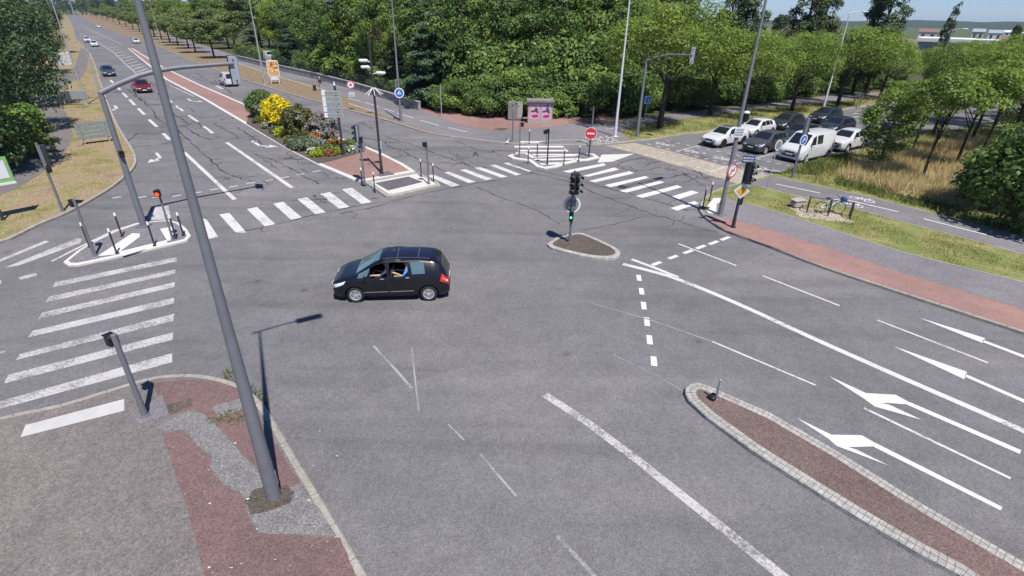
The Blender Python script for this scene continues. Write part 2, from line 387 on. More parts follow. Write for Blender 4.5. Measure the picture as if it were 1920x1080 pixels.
lay('pavement', wob(G([(458, 940), (478, 918), (510, 906), (540, 910), (552, 925), (545, 942), (500, 960), (470, 965)], Z1), 0.03, 5), zt + 0.008, 'soil', 'bare gravel round the foot of the tall lamp post')
lay('pavement', wob(G([(250, 782), (303, 740), (318, 778), (262, 795)], Z1), 0.01, 6), zt + 0.003, 'asphalt_walk_far', 'concrete patch round the crossing post')
lay('manhole', wob(G([(312, 760), (358, 746), (362, 760), (318, 778)], Z1), 0.015, 7), zt + 0.005, 'soil', 'broken square of brick in the red pavement')
lay('footpath', G([(-200, 470), (0, 367), (45, 346), (82, 321), (110, 300), (130, 272), (138, 252), (132, 238), (126, 215), (112, 196), (104, 178), (125, 156), (150, 148), (161, 135), (167, 97), (152, 90), (143, 115), (139, 137), (110, 140), (75, 165), (52, 190), (30, 235), (-60, 300), (-400, 400)], Z1), zt, 'asphalt_walk', 'grey footpath behind the left verge')
lay('footpath', G([(300, 68), (380, 97), (447, 119), (530, 144), (625, 171), (700, 208), (748, 228), (803, 247), (870, 257.5), (920, 263.5), (950, 266), (1011, 269), (1092, 269.5), (1133, 268), (1178, 263), (1162, 246), (1205, 233), (1260, 226), (1310, 219), (1400, 207), (1480, 197), (1560, 190), (1640, 181), (1640, 174), (1560, 181), (1480, 188), (1380, 200), (1300, 210), (1230, 218), (1165, 228), (1100, 232), (950, 234), (870, 222), (780, 198), (670, 168), (600, 149), (530, 131), (440, 105), (320, 66)], Z1), zt, 'asphalt_walk_far', 'grey footpath and cycle path along the far kerb')
lay('paving', G([(780, 200), (800, 212), (825, 220), (875, 237), (925, 245), (955, 245), (1050, 235), (1100, 228), (1165, 224), (1150, 205), (1000, 205), (860, 205)], Z1), zt + 0.004, 'paving_red', 'red paved area round the poster kiosk')
lay('verge', G([(1164, 245), (1182, 262), (1227, 259), (1287, 249), (1325, 246), (1420, 232), (1520, 215), (1620, 197), (1640, 182), (1560, 191), (1480, 198), (1400, 208), (1310, 220), (1260, 227), (1205, 234)], Z1), zt + 0.003, 'grass_green', 'grass verge between far kerb and path')
lay('pavement', G([(1321, 404), (1345, 406), (1400, 418), (1500, 447), (1600, 480), (1700, 514), (1920, 580), (2300, 690), (2380, 772), (2100, 676), (1920, 619), (1700, 549), (1550, 500), (1440, 460), (1372, 436), (1347, 424)], Z1), zt, 'paving_red', 'red strip behind the right kerb')
lay('pavement', G([(1330, 372), (1365, 372), (1480, 405), (1560, 431), (1700, 476), (1920, 530), (2300, 625), (2300, 690), (1920, 580), (1700, 514), (1600, 480), (1500, 447), (1400, 418), (1345, 406), (1321, 404)], Z1), zt + 0.004, 'asphalt_walk_far', 'grey footway beside the right kerb')
lay('cycle_path', G([(1388, 348), (1423, 349), (1442, 354), (1477, 362), (1533, 373), (1588, 386), (1691, 414), (1860, 459), (1916, 476), (2300, 585), (2300, 545), (1920, 447), (1841, 425), (1729, 395), (1635, 371), (1533, 349), (1467, 334), (1447, 330)], Z1), zt, 'asphalt_walk_far', 'grey cycle path curving away on the right')
b = MB(); b.strip(G([(1425, 350), (1477, 363), (1588, 387), (1691, 415), (1860, 460), (2300, 587)], Z1), 0.12, zt + 0.004); b.strip(G([(1460, 332), (1533, 348.5), (1635, 370.5), (1729, 394.5), (1841, 424.5), (2300, 544)], Z1), 0.10, zt + 0.004)
b.strip(G([(1345, 371), (1370, 371), (1480, 404), (1560, 430), (1700, 475), (1920, 529), (2300, 624)], Z1), 0.10, zt + 0.005)
struct('kerb', b, 'kerb_stone', 'pale edging stones along the cycle path')
lay('paving', G([(1478, 388), (1530, 390), (1562, 398), (1604, 416), (1590, 418), (1552, 414), (1500, 407)], Z1), zt + 0.006, 'paving_sand', 'sandy stone slabs under the bicycle stand')
lay('flower_bed', G([(462, 232), (530, 273), (597, 307), (628, 300), (684, 284), (660, 272), (570, 243), (470, 205)], 0.14), 0.155, 'soil', 'dark soil of the flower bed')
lay('pavement', G([(703, 343), (766, 331), (793, 341), (728, 357)], 0.12), 0.122, 'asphalt_dark', 'dark walkway through the white refuge')
lay('pavement', G([(560 + 560 / 3.857, 100 + 880 / 3.857), (560 + 640 / 3.857, 100 + 850 / 3.857), (560 + 700 / 3.857, 100 + 875 / 3.857), (560 + 590 / 3.857, 100 + 892 / 3.857)], 0.14), 0.143, 'asphalt_dark', 'dark square at the foot of the dark post')
lay('crossing_band', G([(1134, 273), (1190, 268), (1260, 284), (1347, 308), (1446, 329), (1388, 346.5), (1307, 321), (1193, 288)]), 0.004, 'paving_sand', 'sand coloured cycle crossing band over the back road')
lay('road_patch', G([(390, 452), (480, 434), (697, 383), (830, 352), (1002, 325), (1100, 345), (1240, 396), (1345, 436), (1440, 470), (1100, 620), (760, 720), (560, 760), (480, 720), (420, 560)]), 0.003, 'asphalt_middle', 'slightly newer asphalt in the middle of the crossroads')
lay('manhole', G([(1157, 351), (1163, 347), (1178, 350), (1170, 354)]), 0.010, 'bitumen', 'dark square manhole between zebra stripes')
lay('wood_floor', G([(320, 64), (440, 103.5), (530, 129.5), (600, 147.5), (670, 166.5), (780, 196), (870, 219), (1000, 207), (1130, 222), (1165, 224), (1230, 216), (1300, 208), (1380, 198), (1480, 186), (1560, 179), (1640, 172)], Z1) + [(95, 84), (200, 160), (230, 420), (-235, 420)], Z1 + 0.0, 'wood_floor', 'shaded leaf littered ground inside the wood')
lay('verge', G([(1560, 330), (1640, 292), (1800, 262), (1920, 290), (1900, 400), (1840, 404), (1729, 374), (1635, 350)], Z1), zt + 0.003, 'straw', 'straw coloured dry ground under the right hand trees')
lay('drain_cover', G([(924, 243), (936, 240), (955, 241), (944, 245)], Z1), zt + 0.008, 'soil', 'long brown drain cover in the red paving')

# ------------------------------------------------------------------ painted markings
def marks(name, polys, m, label, z=0.006):
    b = MB()
    for p in polys: b.sheet(G(p, z), z)
    return struct(name, b, m, label)
def lines(name, items, m, label, z=0.006):
    b = MB()
    for pts, w in items: b.strip(G(pts, z), w, z)
    return struct(name, b, m, label)
marks('zebra_crossing', [[(98, 539), (104, 529), (331, 482), (331, 490)], [(85, 567), (92, 556), (330, 505), (328, 513)], [(71, 598), (79, 586), (328, 529), (327, 538)], [(52, 633), (62, 620), (327, 558), (326, 569)], [(30, 675), (37, 664), (327, 588), (325, 602)], [(8, 719), (15, 703), (325, 623), (324, 637)], [(-20, 772), (-10, 755), (323, 662), (323, 679)], [(-60, 670), (-50, 665), (10, 658), (8, 662)]], 'paint_worn', 'seven long worn white zebra stripes at the left')
marks('zebra_crossing', [[(377, 408), (388, 412), (409, 444), (390, 449)], [(411, 402), (430, 399), (462, 436), (442, 436)], [(463, 392), (482, 388), (516, 420), (497, 425)], [(512, 382), (531, 378), (566, 408), (546, 412)], [(557, 373), (576, 370), (611, 398), (592, 402)], [(600, 364), (619, 360), (655, 388), (636, 391)], [(641, 355), (660, 352), (697, 379), (678, 382)]], 'paint', 'seven short white zebra stripes across the left avenue')
marks('zebra_crossing', [[(800, 329), (812, 327), (862, 347), (847, 350)], [(832, 323), (843, 322), (892, 341), (878, 343)], [(862, 319), (873, 317), (923, 335), (912, 338)], [(890, 315), (900, 313), (952, 331), (940, 333)], [(918, 310), (927, 308), (978, 327), (968, 329)], [(944, 306), (952, 305), (997, 321), (990, 322)]], 'paint', 'six white zebra stripes right of the central refuge')
marks('zebra_crossing', [[(1055, 321), (1132, 306), (1136, 310), (1067, 324)], [(1092, 330), (1152, 314), (1161, 318), (1104, 331)], [(1105, 339), (1180, 321), (1189, 325), (1115, 342)], [(1134, 347), (1210, 330), (1217, 333), (1145, 351)], [(1161, 358), (1237, 339), (1246, 342), (1175, 361)], [(1192, 367), (1270, 347), (1279, 351), (1205, 371)], [(1257, 369), (1297, 357), (1310, 361), (1272, 374)], [(1257, 390), (1302, 377), (1310, 381), (1270, 395)]], 'paint_new', 'eight fresh white zebra stripes across the back road', 0.008)
marks('zebra_crossing', [[(964, 273.5), (1056, 273.5), (1057, 276.5), (965, 276.5)], [(972, 281), (1064, 281), (1066, 284), (973, 284)]], 'paint_new', 'two thin white zebra stripes behind the far island')
marks('zebra_crossing', [[(996, 288.8), (1076, 288.6), (1076, 291), (1000, 291.4)]], 'paint_new', 'third white stripe just behind the far island')
marks('zebra_crossing', [[(1000, 298), (1088, 296.6), (1088, 299.4), (1003, 301)], [(1012, 306), (1060, 303.5), (1050, 308), (1014, 309)]], 'paint_new', 'white stripes on top of the far island', 0.105)
marks('tactile_strip', [[(38, 820), (48, 797), (233, 748), (233, 770)]], 'paint_tactile', 'white tactile paving strip at the near left kerb', Z1 + 0.006)
marks('tactile_strip', [[(183, 480), (248, 437), (262, 438), (262, 444), (217, 477)], [(222, 472), (312, 450), (314, 455), (230, 480)], [(300, 429), (322, 425), (328, 448), (314, 452)]], 'paint_new', 'white tactile bands on the left island', 0.113)
marks('tactile_strip', [[(1322, 392), (1338, 371), (1362, 372), (1344, 382), (1342, 400), (1330, 400)]], 'paint_new', 'curved white tactile strip by the right lamp post', zt + 0.010)
marks('tactile_strip', [[(972, 267.2), (1018, 268), (1018, 264.6), (975, 264.6)], [(948, 268), (953, 260), (955, 260), (952, 268)]], 'paint_new', 'white tactile strip at the far kerb', zt + 0.008)
marks('road_marking', [[(1124, 298), (1128, 290), (1190, 288), (1148, 303), (1120, 305)]], 'kerb_paint', 'white painted nose beside the far island')
marks('road_marking', [[(276, 412), (291, 388), (316, 386), (320, 412)]], 'paint_worn', 'worn white hatching behind the left island')
marks('road_marking', [[(8, 502), (145, 446), (155, 447), (150, 456), (35, 498)], [(0, 486), (85, 451), (93, 453), (0, 491)], [(34, 520), (66, 511), (71, 516), (38, 525)], [(-14, 532), (2, 525), (4, 531), (-10, 538)]], 'paint_worn', 'worn white lines in the left slip road')
lines('road_marking', [([(97, 490), (140, 468), (168, 454), (214, 432), (258, 418)], 0.12)], 'paint', 'white line along the left island')
# right arm
lines('lane_line', [([(1184, 486), (1225, 501), (1272, 520)], 0.2), (smoothline([(1168, 495), (1220, 508), (1275, 525), (1380, 568), (1542, 642), (1700, 712), (1920, 808), (2200, 935)], 3), 0.25)], 'paint', 'worn double white line from the teardrop island')
lines('lane_line', [([(1272, 457), (1381, 498)], 0.1), ([(1430, 517), (1574, 573)], 0.1), ([(1645, 600), (1852, 680)], 0.1), ([(1335, 640), (1529, 722)], 0.08), ([(1620, 765), (1895, 897)], 0.1)], 'paint', 'thin white lane lines on the right road')
lines('lane_line', [([(1115, 570), (1220, 600), (1335, 640)], 0.05), ([(700, 648), (742, 693), (772, 728)], 0.08), ([(772, 650), (777, 700), (785, 770)], 0.05), ([(900, 850), (935, 892), (968, 930)], 0.06), ([(1045, 1005), (1115, 1080), (1160, 1130)], 0.09), ([(840, 795), (870, 825)], 0.05), ([(1150, 665), (1240, 708), (1290, 740)], 0.04)], 'paint_faint', 'faint rubbed out white lines in the crossroads')
lines('lane_line', [([(1022, 740), (1100, 791), (1200, 866), (1350, 986), (1475, 1087), (1600, 1190)], 0.25)], 'paint_worn', 'broad worn white line running to the bottom edge')
b = MB()
for x, y, l in [(1198, 521, 5.5), (1203, 546, 6), (1207, 573, 7), (1213, 603, 8), (1218, 637, 8.5), (1226, 677, 9)]:
    b.strip(G([(x - 0.9, y - l), (x + 0.9, y + l)], .006), 0.19, 0.006)
for x, y in [(1231, 494), (1262, 482), (1290, 472), (1314, 463), (1338, 455), (1360, 447)]:
    b.strip(G([(x - 8, y + 3), (x + 8, y - 3)], .006), 0.2, 0.006)
struct('guide_line', b, 'paint_new', 'short white guide dashes around the right road mouth')
marks('direction_arrow', [[(1722, 595), (1847, 634), (1842, 643)], [(1843, 637), (1990, 692), (1990, 698), (1842, 641)]], 'paint_new', 'straight on arrow in the lane by the right kerb')
marks('direction_arrow', [[(1675, 649), (1813, 697), (1808, 711)], [(1810, 701), (1990, 779), (1990, 786), (1809, 706)]], 'paint_new', 'straight on arrow in the second lane from the right kerb')
marks('direction_arrow', [[(1554, 705), (1624, 737), (1650, 755), (1640, 762), (1618, 746)], [(1624, 737), (1679, 740), (1705, 754), (1700, 758), (1673, 756), (1650, 755)], [(1650, 755), (1668, 759), (1728, 787), (1640, 762)], [(1705, 753.5), (1915, 844), (1912, 851), (1700, 758.5)]], 'paint_new', 'forked left and straight arrow beside the long white line')
marks('direction_arrow', [[(1493, 783), (1559, 815), (1590, 838), (1569, 836), (1554, 823)], [(1559, 815), (1616, 816), (1642, 831), (1638, 837), (1601, 838), (1590, 838)], [(1590, 838), (1606, 843), (1667, 873), (1569, 836)], [(1642, 830.5), (1880, 951), (1876, 957), (1637, 837)]], 'paint_new', 'forked left and straight arrow beside the red reservation')
# left arm
lines('lane_line', [([(425, 267), (548, 352)], 0.26), ([(345, 285), (440, 374)], 0.24)], 'paint', 'two solid white lane lines before the left zebra')
b = MB()
for x, y, dx, dy in [(210, 153, 3, 3), (222, 165, 3.5, 3.5), (234, 178, 4.5, 4.5), (248, 192, 5, 5.2), (265, 209, 6, 6), (287, 231, 7.5, 7), (312, 256, 6, 6), (318, 188, 4, 4), (336, 203, 7, 5), (362, 222, 8.5, 6), (390, 243, 9, 6.6), (396, 250, 0, 0)]:
    if dx: b.strip(G([(x - dx, y - dy), (x + dx, y + dy)], .006), 0.28, 0.006)
for x, y in [(219, 370), (266, 369.5), (293, 369.5), (331, 367), (370, 361), (402, 355), (438, 349.5), (470, 343), (504, 338), (534, 332.5), (562, 327), (594, 321)]:
    b.strip(G([(x - 8, y + 1.3), (x + 8, y - 1.3)], .006), 0.14, 0.006)
for t in range(14):
    x = 255 + t * 1.0
struct('lane_line', b, 'paint', 'white lane dashes on the left avenue')
lines('lane_line', [([(150, 62), (185, 80), (215, 100), (235, 120), (260, 141)], 0.22), ([(150, 47), (195, 68), (230, 84)], 0.2), ([(318, 160), (330, 165), (364, 181)], 0.16)]
      + [([(185 + 75 * k / 12 + 3, 80 + 60 * k / 12), (200 + 75 * k / 12 + (6 if k < 6 else 8), 79 + 54 * k / 12)], 0.45) for k in range(0, 13)]
      + [([(130 + 4 * k, 37 + 3.4 * k), (142 + 6.4 * k, 37 + 3.2 * k)], 0.5) for k in range(0, 12)], 'paint_worn', 'white hatched zone before the central reservation')
def flat_arrow(cx, cy, s, a, kind, z=0.006):      # local arrow laid on the road, pointing along a
    b = MB(); o = g(cx, cy); R = Matrix.Rotation(a, 2)
    def q(pts): b.sheet([tuple(Vector((o.x, o.y)) + R @ (Vector(p) * s)) for p in pts], z)
    q([(-2, -.12), (.4, -.12), (.4, .12), (-2, .12)])
    if kind == 'straight': q([(.4, -.4), (1.9, 0), (.4, .4)])
    else:
        sg = 1 if kind == 'left' else -1
        q([(.4, -.12 * sg), (1.0, .45 * sg), (.8, .6 * sg), (.1, .12 * sg)]); q([(.35, .75 * sg), (1.25, .15 * sg), (1.5, 1.1 * sg)])
    return struct('direction_arrow', b, 'paint', kind + ' arrow painted on the left avenue at a lane')
aL = pxang((310, 148), (680, 355)); aO = aL + math.pi
flat_arrow(219, 203, 1.1, aL, 'right'); flat_arrow(300, 295, 0.85, aL, 'right'); flat_arrow(485, 272, 1.0, aL, 'left'); flat_arrow(358, 189, 1.0, aL, 'left'); flat_arrow(412, 164, 1.0, aL, 'straight')
# cycle and footpath dashes
lines('path_line', [([(447, 119), (530, 146), (620, 172)], 0.12), ([(652, 184), (677, 190)], 0.13), ([(684, 192), (710, 200)], 0.13), ([(720, 204), (739, 209)], 0.13), ([(745, 212), (775, 221)], 0.13), ([(787, 225), (822, 235)], 0.13), ([(840, 239), (875, 247)], 0.13), ([(654, 194), (705, 210)], 0.13), ([(1455, 345), (1538, 362)], 0.13), ([(1577, 372), (1684, 397)], 0.13), ([(1732, 410), (1864, 444)], 0.13), ([(1136, 242), (1158, 239)], 0.12),
                   ([(1018, 264.2), (1060, 262), (1092, 262.5), (1100, 266)], 0.1)], 'paint_new', 'white dashes along the cycle paths', zt + 0.010)
def bike_sign(cx, cy, s, a, z, m='paint_new', label='white bicycle symbol painted on the path'):
    b = MB(); o = g(cx, cy, z); R = Matrix.Rotation(a, 2)
    def P(x, y): v = R @ (Vector((x, y)) * s); return (o.x + v.x, o.y + v.y)
    for x in (-.55, .55):
        b.strip([P(x + .35 * math.cos(t * math.pi / 6), .35 * math.sin(t * math.pi / 6)) for t in range(13)], .1 * s, z)
    b.strip([P(-.55, 0), P(-.2, .5), P(.4, .5), P(.0, 0), P(-.55, 0)], .1 * s, z + .001)
    b.strip([P(0, 0), P(-.2, .62)], .09 * s, z + .002); b.strip([P(.55, 0), P(.35, .75), P(.55, .78)], .09 * s, z + .003)
    return struct('path_symbol', b, m, label)
aC = pxang((1577, 372), (1684, 397))
bike_sign(1594, 383, .75, aC, zt + .010, label='white bicycle symbol on the cycle path beside the bicycle stand')
bike_sign(1616, 374, .75, aC, zt + .010, label='white bicycle symbol on the far half of the cycle path')
aB = pxang((1347, 308), (1190, 268))
for x, y, c in [(1247, 270, 'nearest the far kerb'), (1303, 284, 'in front of the white car'), (1358, 297, 'in front of the grey car'), (1440, 318, 'in front of the van')]:
    bike_sign(x, y, 1.0, aB, 0.006, 'paint', 'white bicycle symbol in the waiting box ' + c)
b = MB()
for (x0, y0), (x1, y1), n in (((1210, 268.5), (1440, 327), 13), ((1245, 263), (1490, 313), 13), ((1155, 275), (1400, 338), 15), ((1200, 275.5), (1420, 331), 12)):
    for k in range(n):
        t = (k + .2) / n; u = (k + .62) / n
        b.strip(G([(x0 + (x1 - x0) * t, y0 + (y1 - y0) * t), (x0 + (x1 - x0) * u, y0 + (y1 - y0) * u)], .008), 0.13, 0.008)
struct('guide_line', b, 'paint', 'rows of short white dashes edging the cycle crossing')
b = MB()
r_ = random.Random(5)
for k in range(9):
    for j in range(5):
        if r_.random() < .75:
            x = 1098 + k * 5.5 + j * 4; y = 257 + j * 2.4 - k * 0.2 + 0
            b.sheet(G([(x - 1.6, y), (x + 1.6, y - .5), (x + 2.6, y + .6), (x - .6, y + 1.1)], zt + .01), zt + .01)
struct('path_line', b, 'paint_new', 'checkered white squares on the far path')
lines('lane_line', [([(1593, 221), (1612, 218)], .14), ([(1600, 213.5), (1630, 209.5)], .16), ([(1330, 322), (1395, 303)], .1), ([(1395, 303), (1450, 288)], .1), ([(1270, 283), (1345, 264)], .1)], 'paint', 'white lane lines between the waiting cars')
# ------------------------------------------------------------------ bitumen crack sealing
CRACKS = [[(229, 280), (250, 255), (262, 249), (275, 252), (305, 248)], [(332, 242), (362, 270), (390, 295), (420, 322), (440, 330), (470, 340)], [(448, 243), (470, 253), (483, 263), (495, 273)], [(488, 292), (518, 303), (553, 320), (600, 345)],
      [(720, 254), (747, 264), (775, 272), (800, 282), (828, 292), (850, 299), (870, 307), (887, 313)], [(720, 273), (753, 282), (770, 292), (795, 303), (837, 322)], [(853, 263), (887, 277), (922, 286), (927, 282), (967, 283)],
      [(870, 348), (953, 333), (1002, 324)], [(893, 350), (927, 365), (975, 382), (1012, 398), (1050, 420)], [(960, 309), (997, 324), (1072, 342), (1115, 362), (1150, 375), (1192, 390), (1225, 402), (1272, 414), (1310, 427), (1345, 435)],
      [(1004, 318), (1072, 334), (1150, 355), (1195, 367), (1250, 383), (1290, 395)], [(1157, 352), (1222, 340), (1270, 329), (1310, 321), (1322, 332), (1370, 336)], [(1160, 312), (1163, 306), (1172, 302), (1210, 295)], [(1165, 314), (1190, 320), (1215, 318), (1238, 312)],
      [(1210, 310), (1225, 305), (1240, 302)], [(640, 400), (700, 388), (780, 366), (870, 348)], [(440, 436), (520, 420), (620, 396), (697, 382)], [(600, 233), (640, 243), (700, 262), (748, 268)], [(1090, 432), (1150, 420), (1200, 408)],
      [(280, 200), (300, 226), (330, 242)], [(345, 235), (375, 255), (400, 262)], [(400, 232), (440, 252)], [(390, 300), (420, 297)], [(395, 310), (415, 305)], [(700, 300), (745, 294), (770, 291)], [(850, 300), (885, 294), (890, 285), (895, 297)],
      [(247, 276), (300, 270), (345, 264)], [(420, 262), (480, 254)], [(330, 255), (360, 262)], [(1385, 290), (1420, 300), (1450, 306)], [(1290, 300), (1330, 295)], [(1350, 310), (1400, 302)], [(330, 330), (360, 327)],
      [(560, 215), (600, 228), (640, 240)], [(470, 215), (520, 225)], [(350, 140), (380, 152), (420, 160)], [(300, 175), (320, 205), (345, 225)], [(245, 160), (262, 185), (280, 200)], [(1310, 330), (1290, 340), (1262, 340)]]
r_ = random.Random(21); EXTRA = []
for (x0, y0, x1, y1, ex, ey, n) in ((215, 150, 640, 335, 30, 20, 34), (330, 130, 700, 240, 35, 10, 14), (640, 220, 900, 330, 40, 12, 14), (1150, 295, 1420, 350, 40, 10, 9), (1230, 262, 1460, 300, 30, 6, 7), (430, 330, 700, 380, 30, 10, 8)):
    for k in range(n):
        t = r_.random(); x = x0 + (x1 - x0) * t + r_.uniform(-ex, ex); y = y0 + (y1 - y0) * t + r_.uniform(-ey, ey)
        sx, sy = r_.choice(((.9, .62), (.9, .62), (1, -.12), (1, .05))); l = r_.uniform(8, 30); c = []
        for j in range(r_.randint(3, 5)): c.append((x + sx * l * j * .4 + r_.uniform(-2, 2), y + sy * l * j * .4 + r_.uniform(-1, 1)))
        CRACKS.append(c); EXTRA.append(c)
b = MB(); r_ = random.Random(3)
for c in CRACKS:
    P = smoothline(G(c, .007), 6); Q = []
    far = Vector(P[len(P) // 2]).length
    for p in P: Q.append((p[0] + r_.uniform(-1, 1) * (.04 + .0016 * far), p[1] + r_.uniform(-1, 1) * (.04 + .0016 * far)))
    faint = False
    b.strip(Q, [((0.028) + 0.0009 * far) * (0.62 if c in EXTRA else 1.0) * (0.55 + 0.9 * abs(math.sin(i * .55 + far))) for i in range(len(Q))], 0.007, 0, .45, r_)
    for i in range(2, len(Q) - 2):
        if r_.random() < .10:
            d_ = (Vector(Q[i + 1]) - Vector(Q[i])).normalized(); n_ = Vector((-d_.y, d_.x)) * r_.choice((-1, 1)); q_ = Vector(Q[i]); br = [tuple(q_)]
            for k in range(r_.randint(2, 5)): q_ = q_ + (n_ + d_ * r_.uniform(-.6, .9)).normalized() * r_.uniform(.25, .6); br.append(tuple(q_))
            b.strip(br, [.03 - .022 * k / len(br) + .0003 * far for k in range(len(br))], 0.0075, 0, .4, r_)
struct('road_seam', b, 'bitumen', 'dark bitumen sealed cracks in the asphalt')
# joints between kerb stones
def joints(line, w, z, step, label, inward):
    b = MB(); acc = 0.0
    for a_, c_ in zip(line, line[1:]):
        a_, c_ = Vector(a_), Vector(c_); d = c_ - a_; L_ = d.length
        if L_ < 1e-6: continue
        t = d / L_; nn = Vector((-t.y, t.x)) * inward; s = step - acc
        while s < L_:
            p = a_ + t * s; q = p + nn * w; h_ = t * (.004 if step < .5 else .007)
            b.add([(*(p - h_), z), (*(p + h_), z), (*(q + h_), z), (*(q - h_), z)], [(0, 1, 2, 3) if inward > 0 else (3, 2, 1, 0)]); s += step
        acc = (acc + L_) % step
    struct('kerb_joint', b, 'soil', label)
b = MB(); _in = inset(PME, .15); b.strip(_in + [_in[0]], .012, .1425); struct('kerb_joint', b, 'soil', 'joint between the two rows of cobbles')
joints([p for p in KNL if p[0] > -16], .17, Z1 + .002, 1.0, 'dark joints between the near kerb stones', -1)
joints([p for p in KRI if p[1] < 40 and p[0] < 30], .16, Z1 + .002, 1.0, 'dark joints between the right kerb stones', -1)
_pm = PME[1:] + PME[:1]; joints(_pm, .30, .142, .135, 'joints between the cobbles of the narrow reservation kerb', 1 if sum(PME[i - 1][0] * PME[i][1] - PME[i][0] * PME[i - 1][1] for i in range(len(PME))) > 0 else -1)
# small litter, stones and leaves on the near pavement
b = MB(); r_ = random.Random(8)
for k in range(60):
    p = g(r_.uniform(320, 640), r_.uniform(800, 1075), Z1); a = r_.uniform(0, 6.3); s = r_.uniform(.008, .02)
    if r_.random() < .1: s *= 2.0
    b.sheet([(p.x + s * math.cos(a + t), p.y + s * .7 * math.sin(a + t)) for t in (0, 1.6, 3.1, 4.6)], zt + .014)
o = b.build('litter', 'paint_new'); tag(o, 'tiny pale scraps and stones scattered on the pavement', 'litter', kind='stuff')
# ------------------------------------------------------------------ street furniture
mat('galv', (0.23, 0.235, 0.245), 0.5, 0.35, 0.15, 2)
mat('pole_grey', (0.165, 0.172, 0.19), 0.55, 0.1, 0.12, 1.5)
mat('pole_pale', (0.38, 0.39, 0.39), 0.5, 0.2, 0.12, 1.5)
mat('pole_white', (0.62, 0.63, 0.64), 0.5, 0.1, 0.08, 1.5)
mat('pole_dark', (0.035, 0.034, 0.04), 0.5, 0.0, 0.2, 2)
mat('black_plastic', (0.012, 0.012, 0.014), 0.45, 0, 0.2, 4)
mat('signal_black', (0.028, 0.032, 0.036), 0.5, 0, 0.2, 4)
mat('signal_grey', (0.30, 0.33, 0.38), 0.5, 0, 0.1, 3)
mat('lens_off', (0.03, 0.02, 0.015), 0.15, 0, 0.2, 20)
mat('white_plastic', (0.66, 0.66, 0.66), 0.45, 0, 0.05, 3)
mat('sign_back', (0.26, 0.27, 0.285), 0.45, 0.3, 0.1, 2)
mat('sign_white', (0.66, 0.67, 0.68), 0.4, 0, 0.05, 2)
mat('sign_red', (0.55, 0.025, 0.03), 0.4, 0, 0.08, 2)
mat('sign_blue', (0.03, 0.14, 0.48), 0.4, 0, 0.08, 2)
mat('plate_blue', (0.025, 0.06, 0.2), 0.4, 0, 0.08, 2)
mat('sign_yellow', (0.72, 0.36, 0.02), 0.4, 0, 0.1, 2)
mat('sign_green', (0.22, 0.42, 0.16), 0.5, 0, 0.1, 2)
mat('text_dark', (0.06, 0.07, 0.08), 0.6, 0, 0.1, 2)
mat('text_grey', (0.20, 0.22, 0.23), 0.6, 0, 0.2, 2)
mat('panel_grey', (0.29, 0.32, 0.32), 0.5, 0, 0.12, 6)
mat('panel_slate', (0.22, 0.25, 0.25), 0.5, 0, 0.2, 5)
mat('concrete', (0.36, 0.34, 0.31), 0.9, 0, 0.2, 2, bump=.2)
mat('concrete_dark', (0.20, 0.19, 0.18), 0.9, 0, 0.25, 2, bump=.2)
emat('lamp_red', (1.0, 0.05, 0.02), 1.6)
emat('lamp_green', (0.05, 1.0, 0.45), 2.0)

aR = pxang((1490, 611), (1920, 800))            # towards the right road
aBk = pxang((1287, 252), (1600, 205))           # towards the back road
def cam_ang(b): return math.atan2(-b.y, -b.x)

def signal_head(parent, z, a, off=0.22, h=0.98, back='signal_black', lit=None, w=0.30, plate=False, c=(0, 0)):
    """three lamps one above the other on a housing, facing angle a (local to the thing)"""
    R = Matrix.Rotation(a, 3, 'Z'); c0 = Vector((c[0], c[1], z))
    def T(x, y, zz): return c0 + R @ Vector((x, y, zz))
    b = MB(); b.box(T(off, 0, 0), (0.2, w, h), 0, M=R, bev=.03)
    b.box(T(off - 0.115, 0, 0), (0.03, w * .92, h * .97), 1, M=R, bev=.012)
    if plate: b.box(T(off - .02, 0, 0), (0.02, w * 1.5, h * 1.12), 1, M=R, bev=.008)
    for zz in (-.35, .35): b.box(T(off / 2 - .06, 0, zz * h), (off, .05, .05), 0, M=R)
    o = b.build('signal_head', ['signal_black', back], parent, True)
    for k, nm in enumerate(('red', 'amber', 'green')):
        zz = h * (0.31 - 0.31 * k)
        d = MB(); d.disc(T(off + .105, 0, zz), .10, R @ Vector((1, 0, 0)), 0, .02, 16)
        d.build('lens', 'lens_off' if lit != nm else ('lamp_red' if nm == 'red' else 'lamp_green'), o)
        v = MB(); n = 11; vs = []
        for i in range(n):
            t = math.pi * (-0.12 + 1.24 * i / (n - 1))
            for (x, r) in ((off + .10, .125), (off + .34, .115)):
                vs.append(T(x, r * math.cos(t), zz + r * math.sin(t) - (.03 if x > off + .2 else 0)))
        v.add(vs, [(2 * i, 2 * i + 1, 2 * i + 3, 2 * i + 2) for i in range(n - 1)])
        vo = v.build('visor', 'signal_black', o, True)
        sm = vo.modifiers.new('thick', 'SOLIDIFY'); sm.thickness = .012
    return o
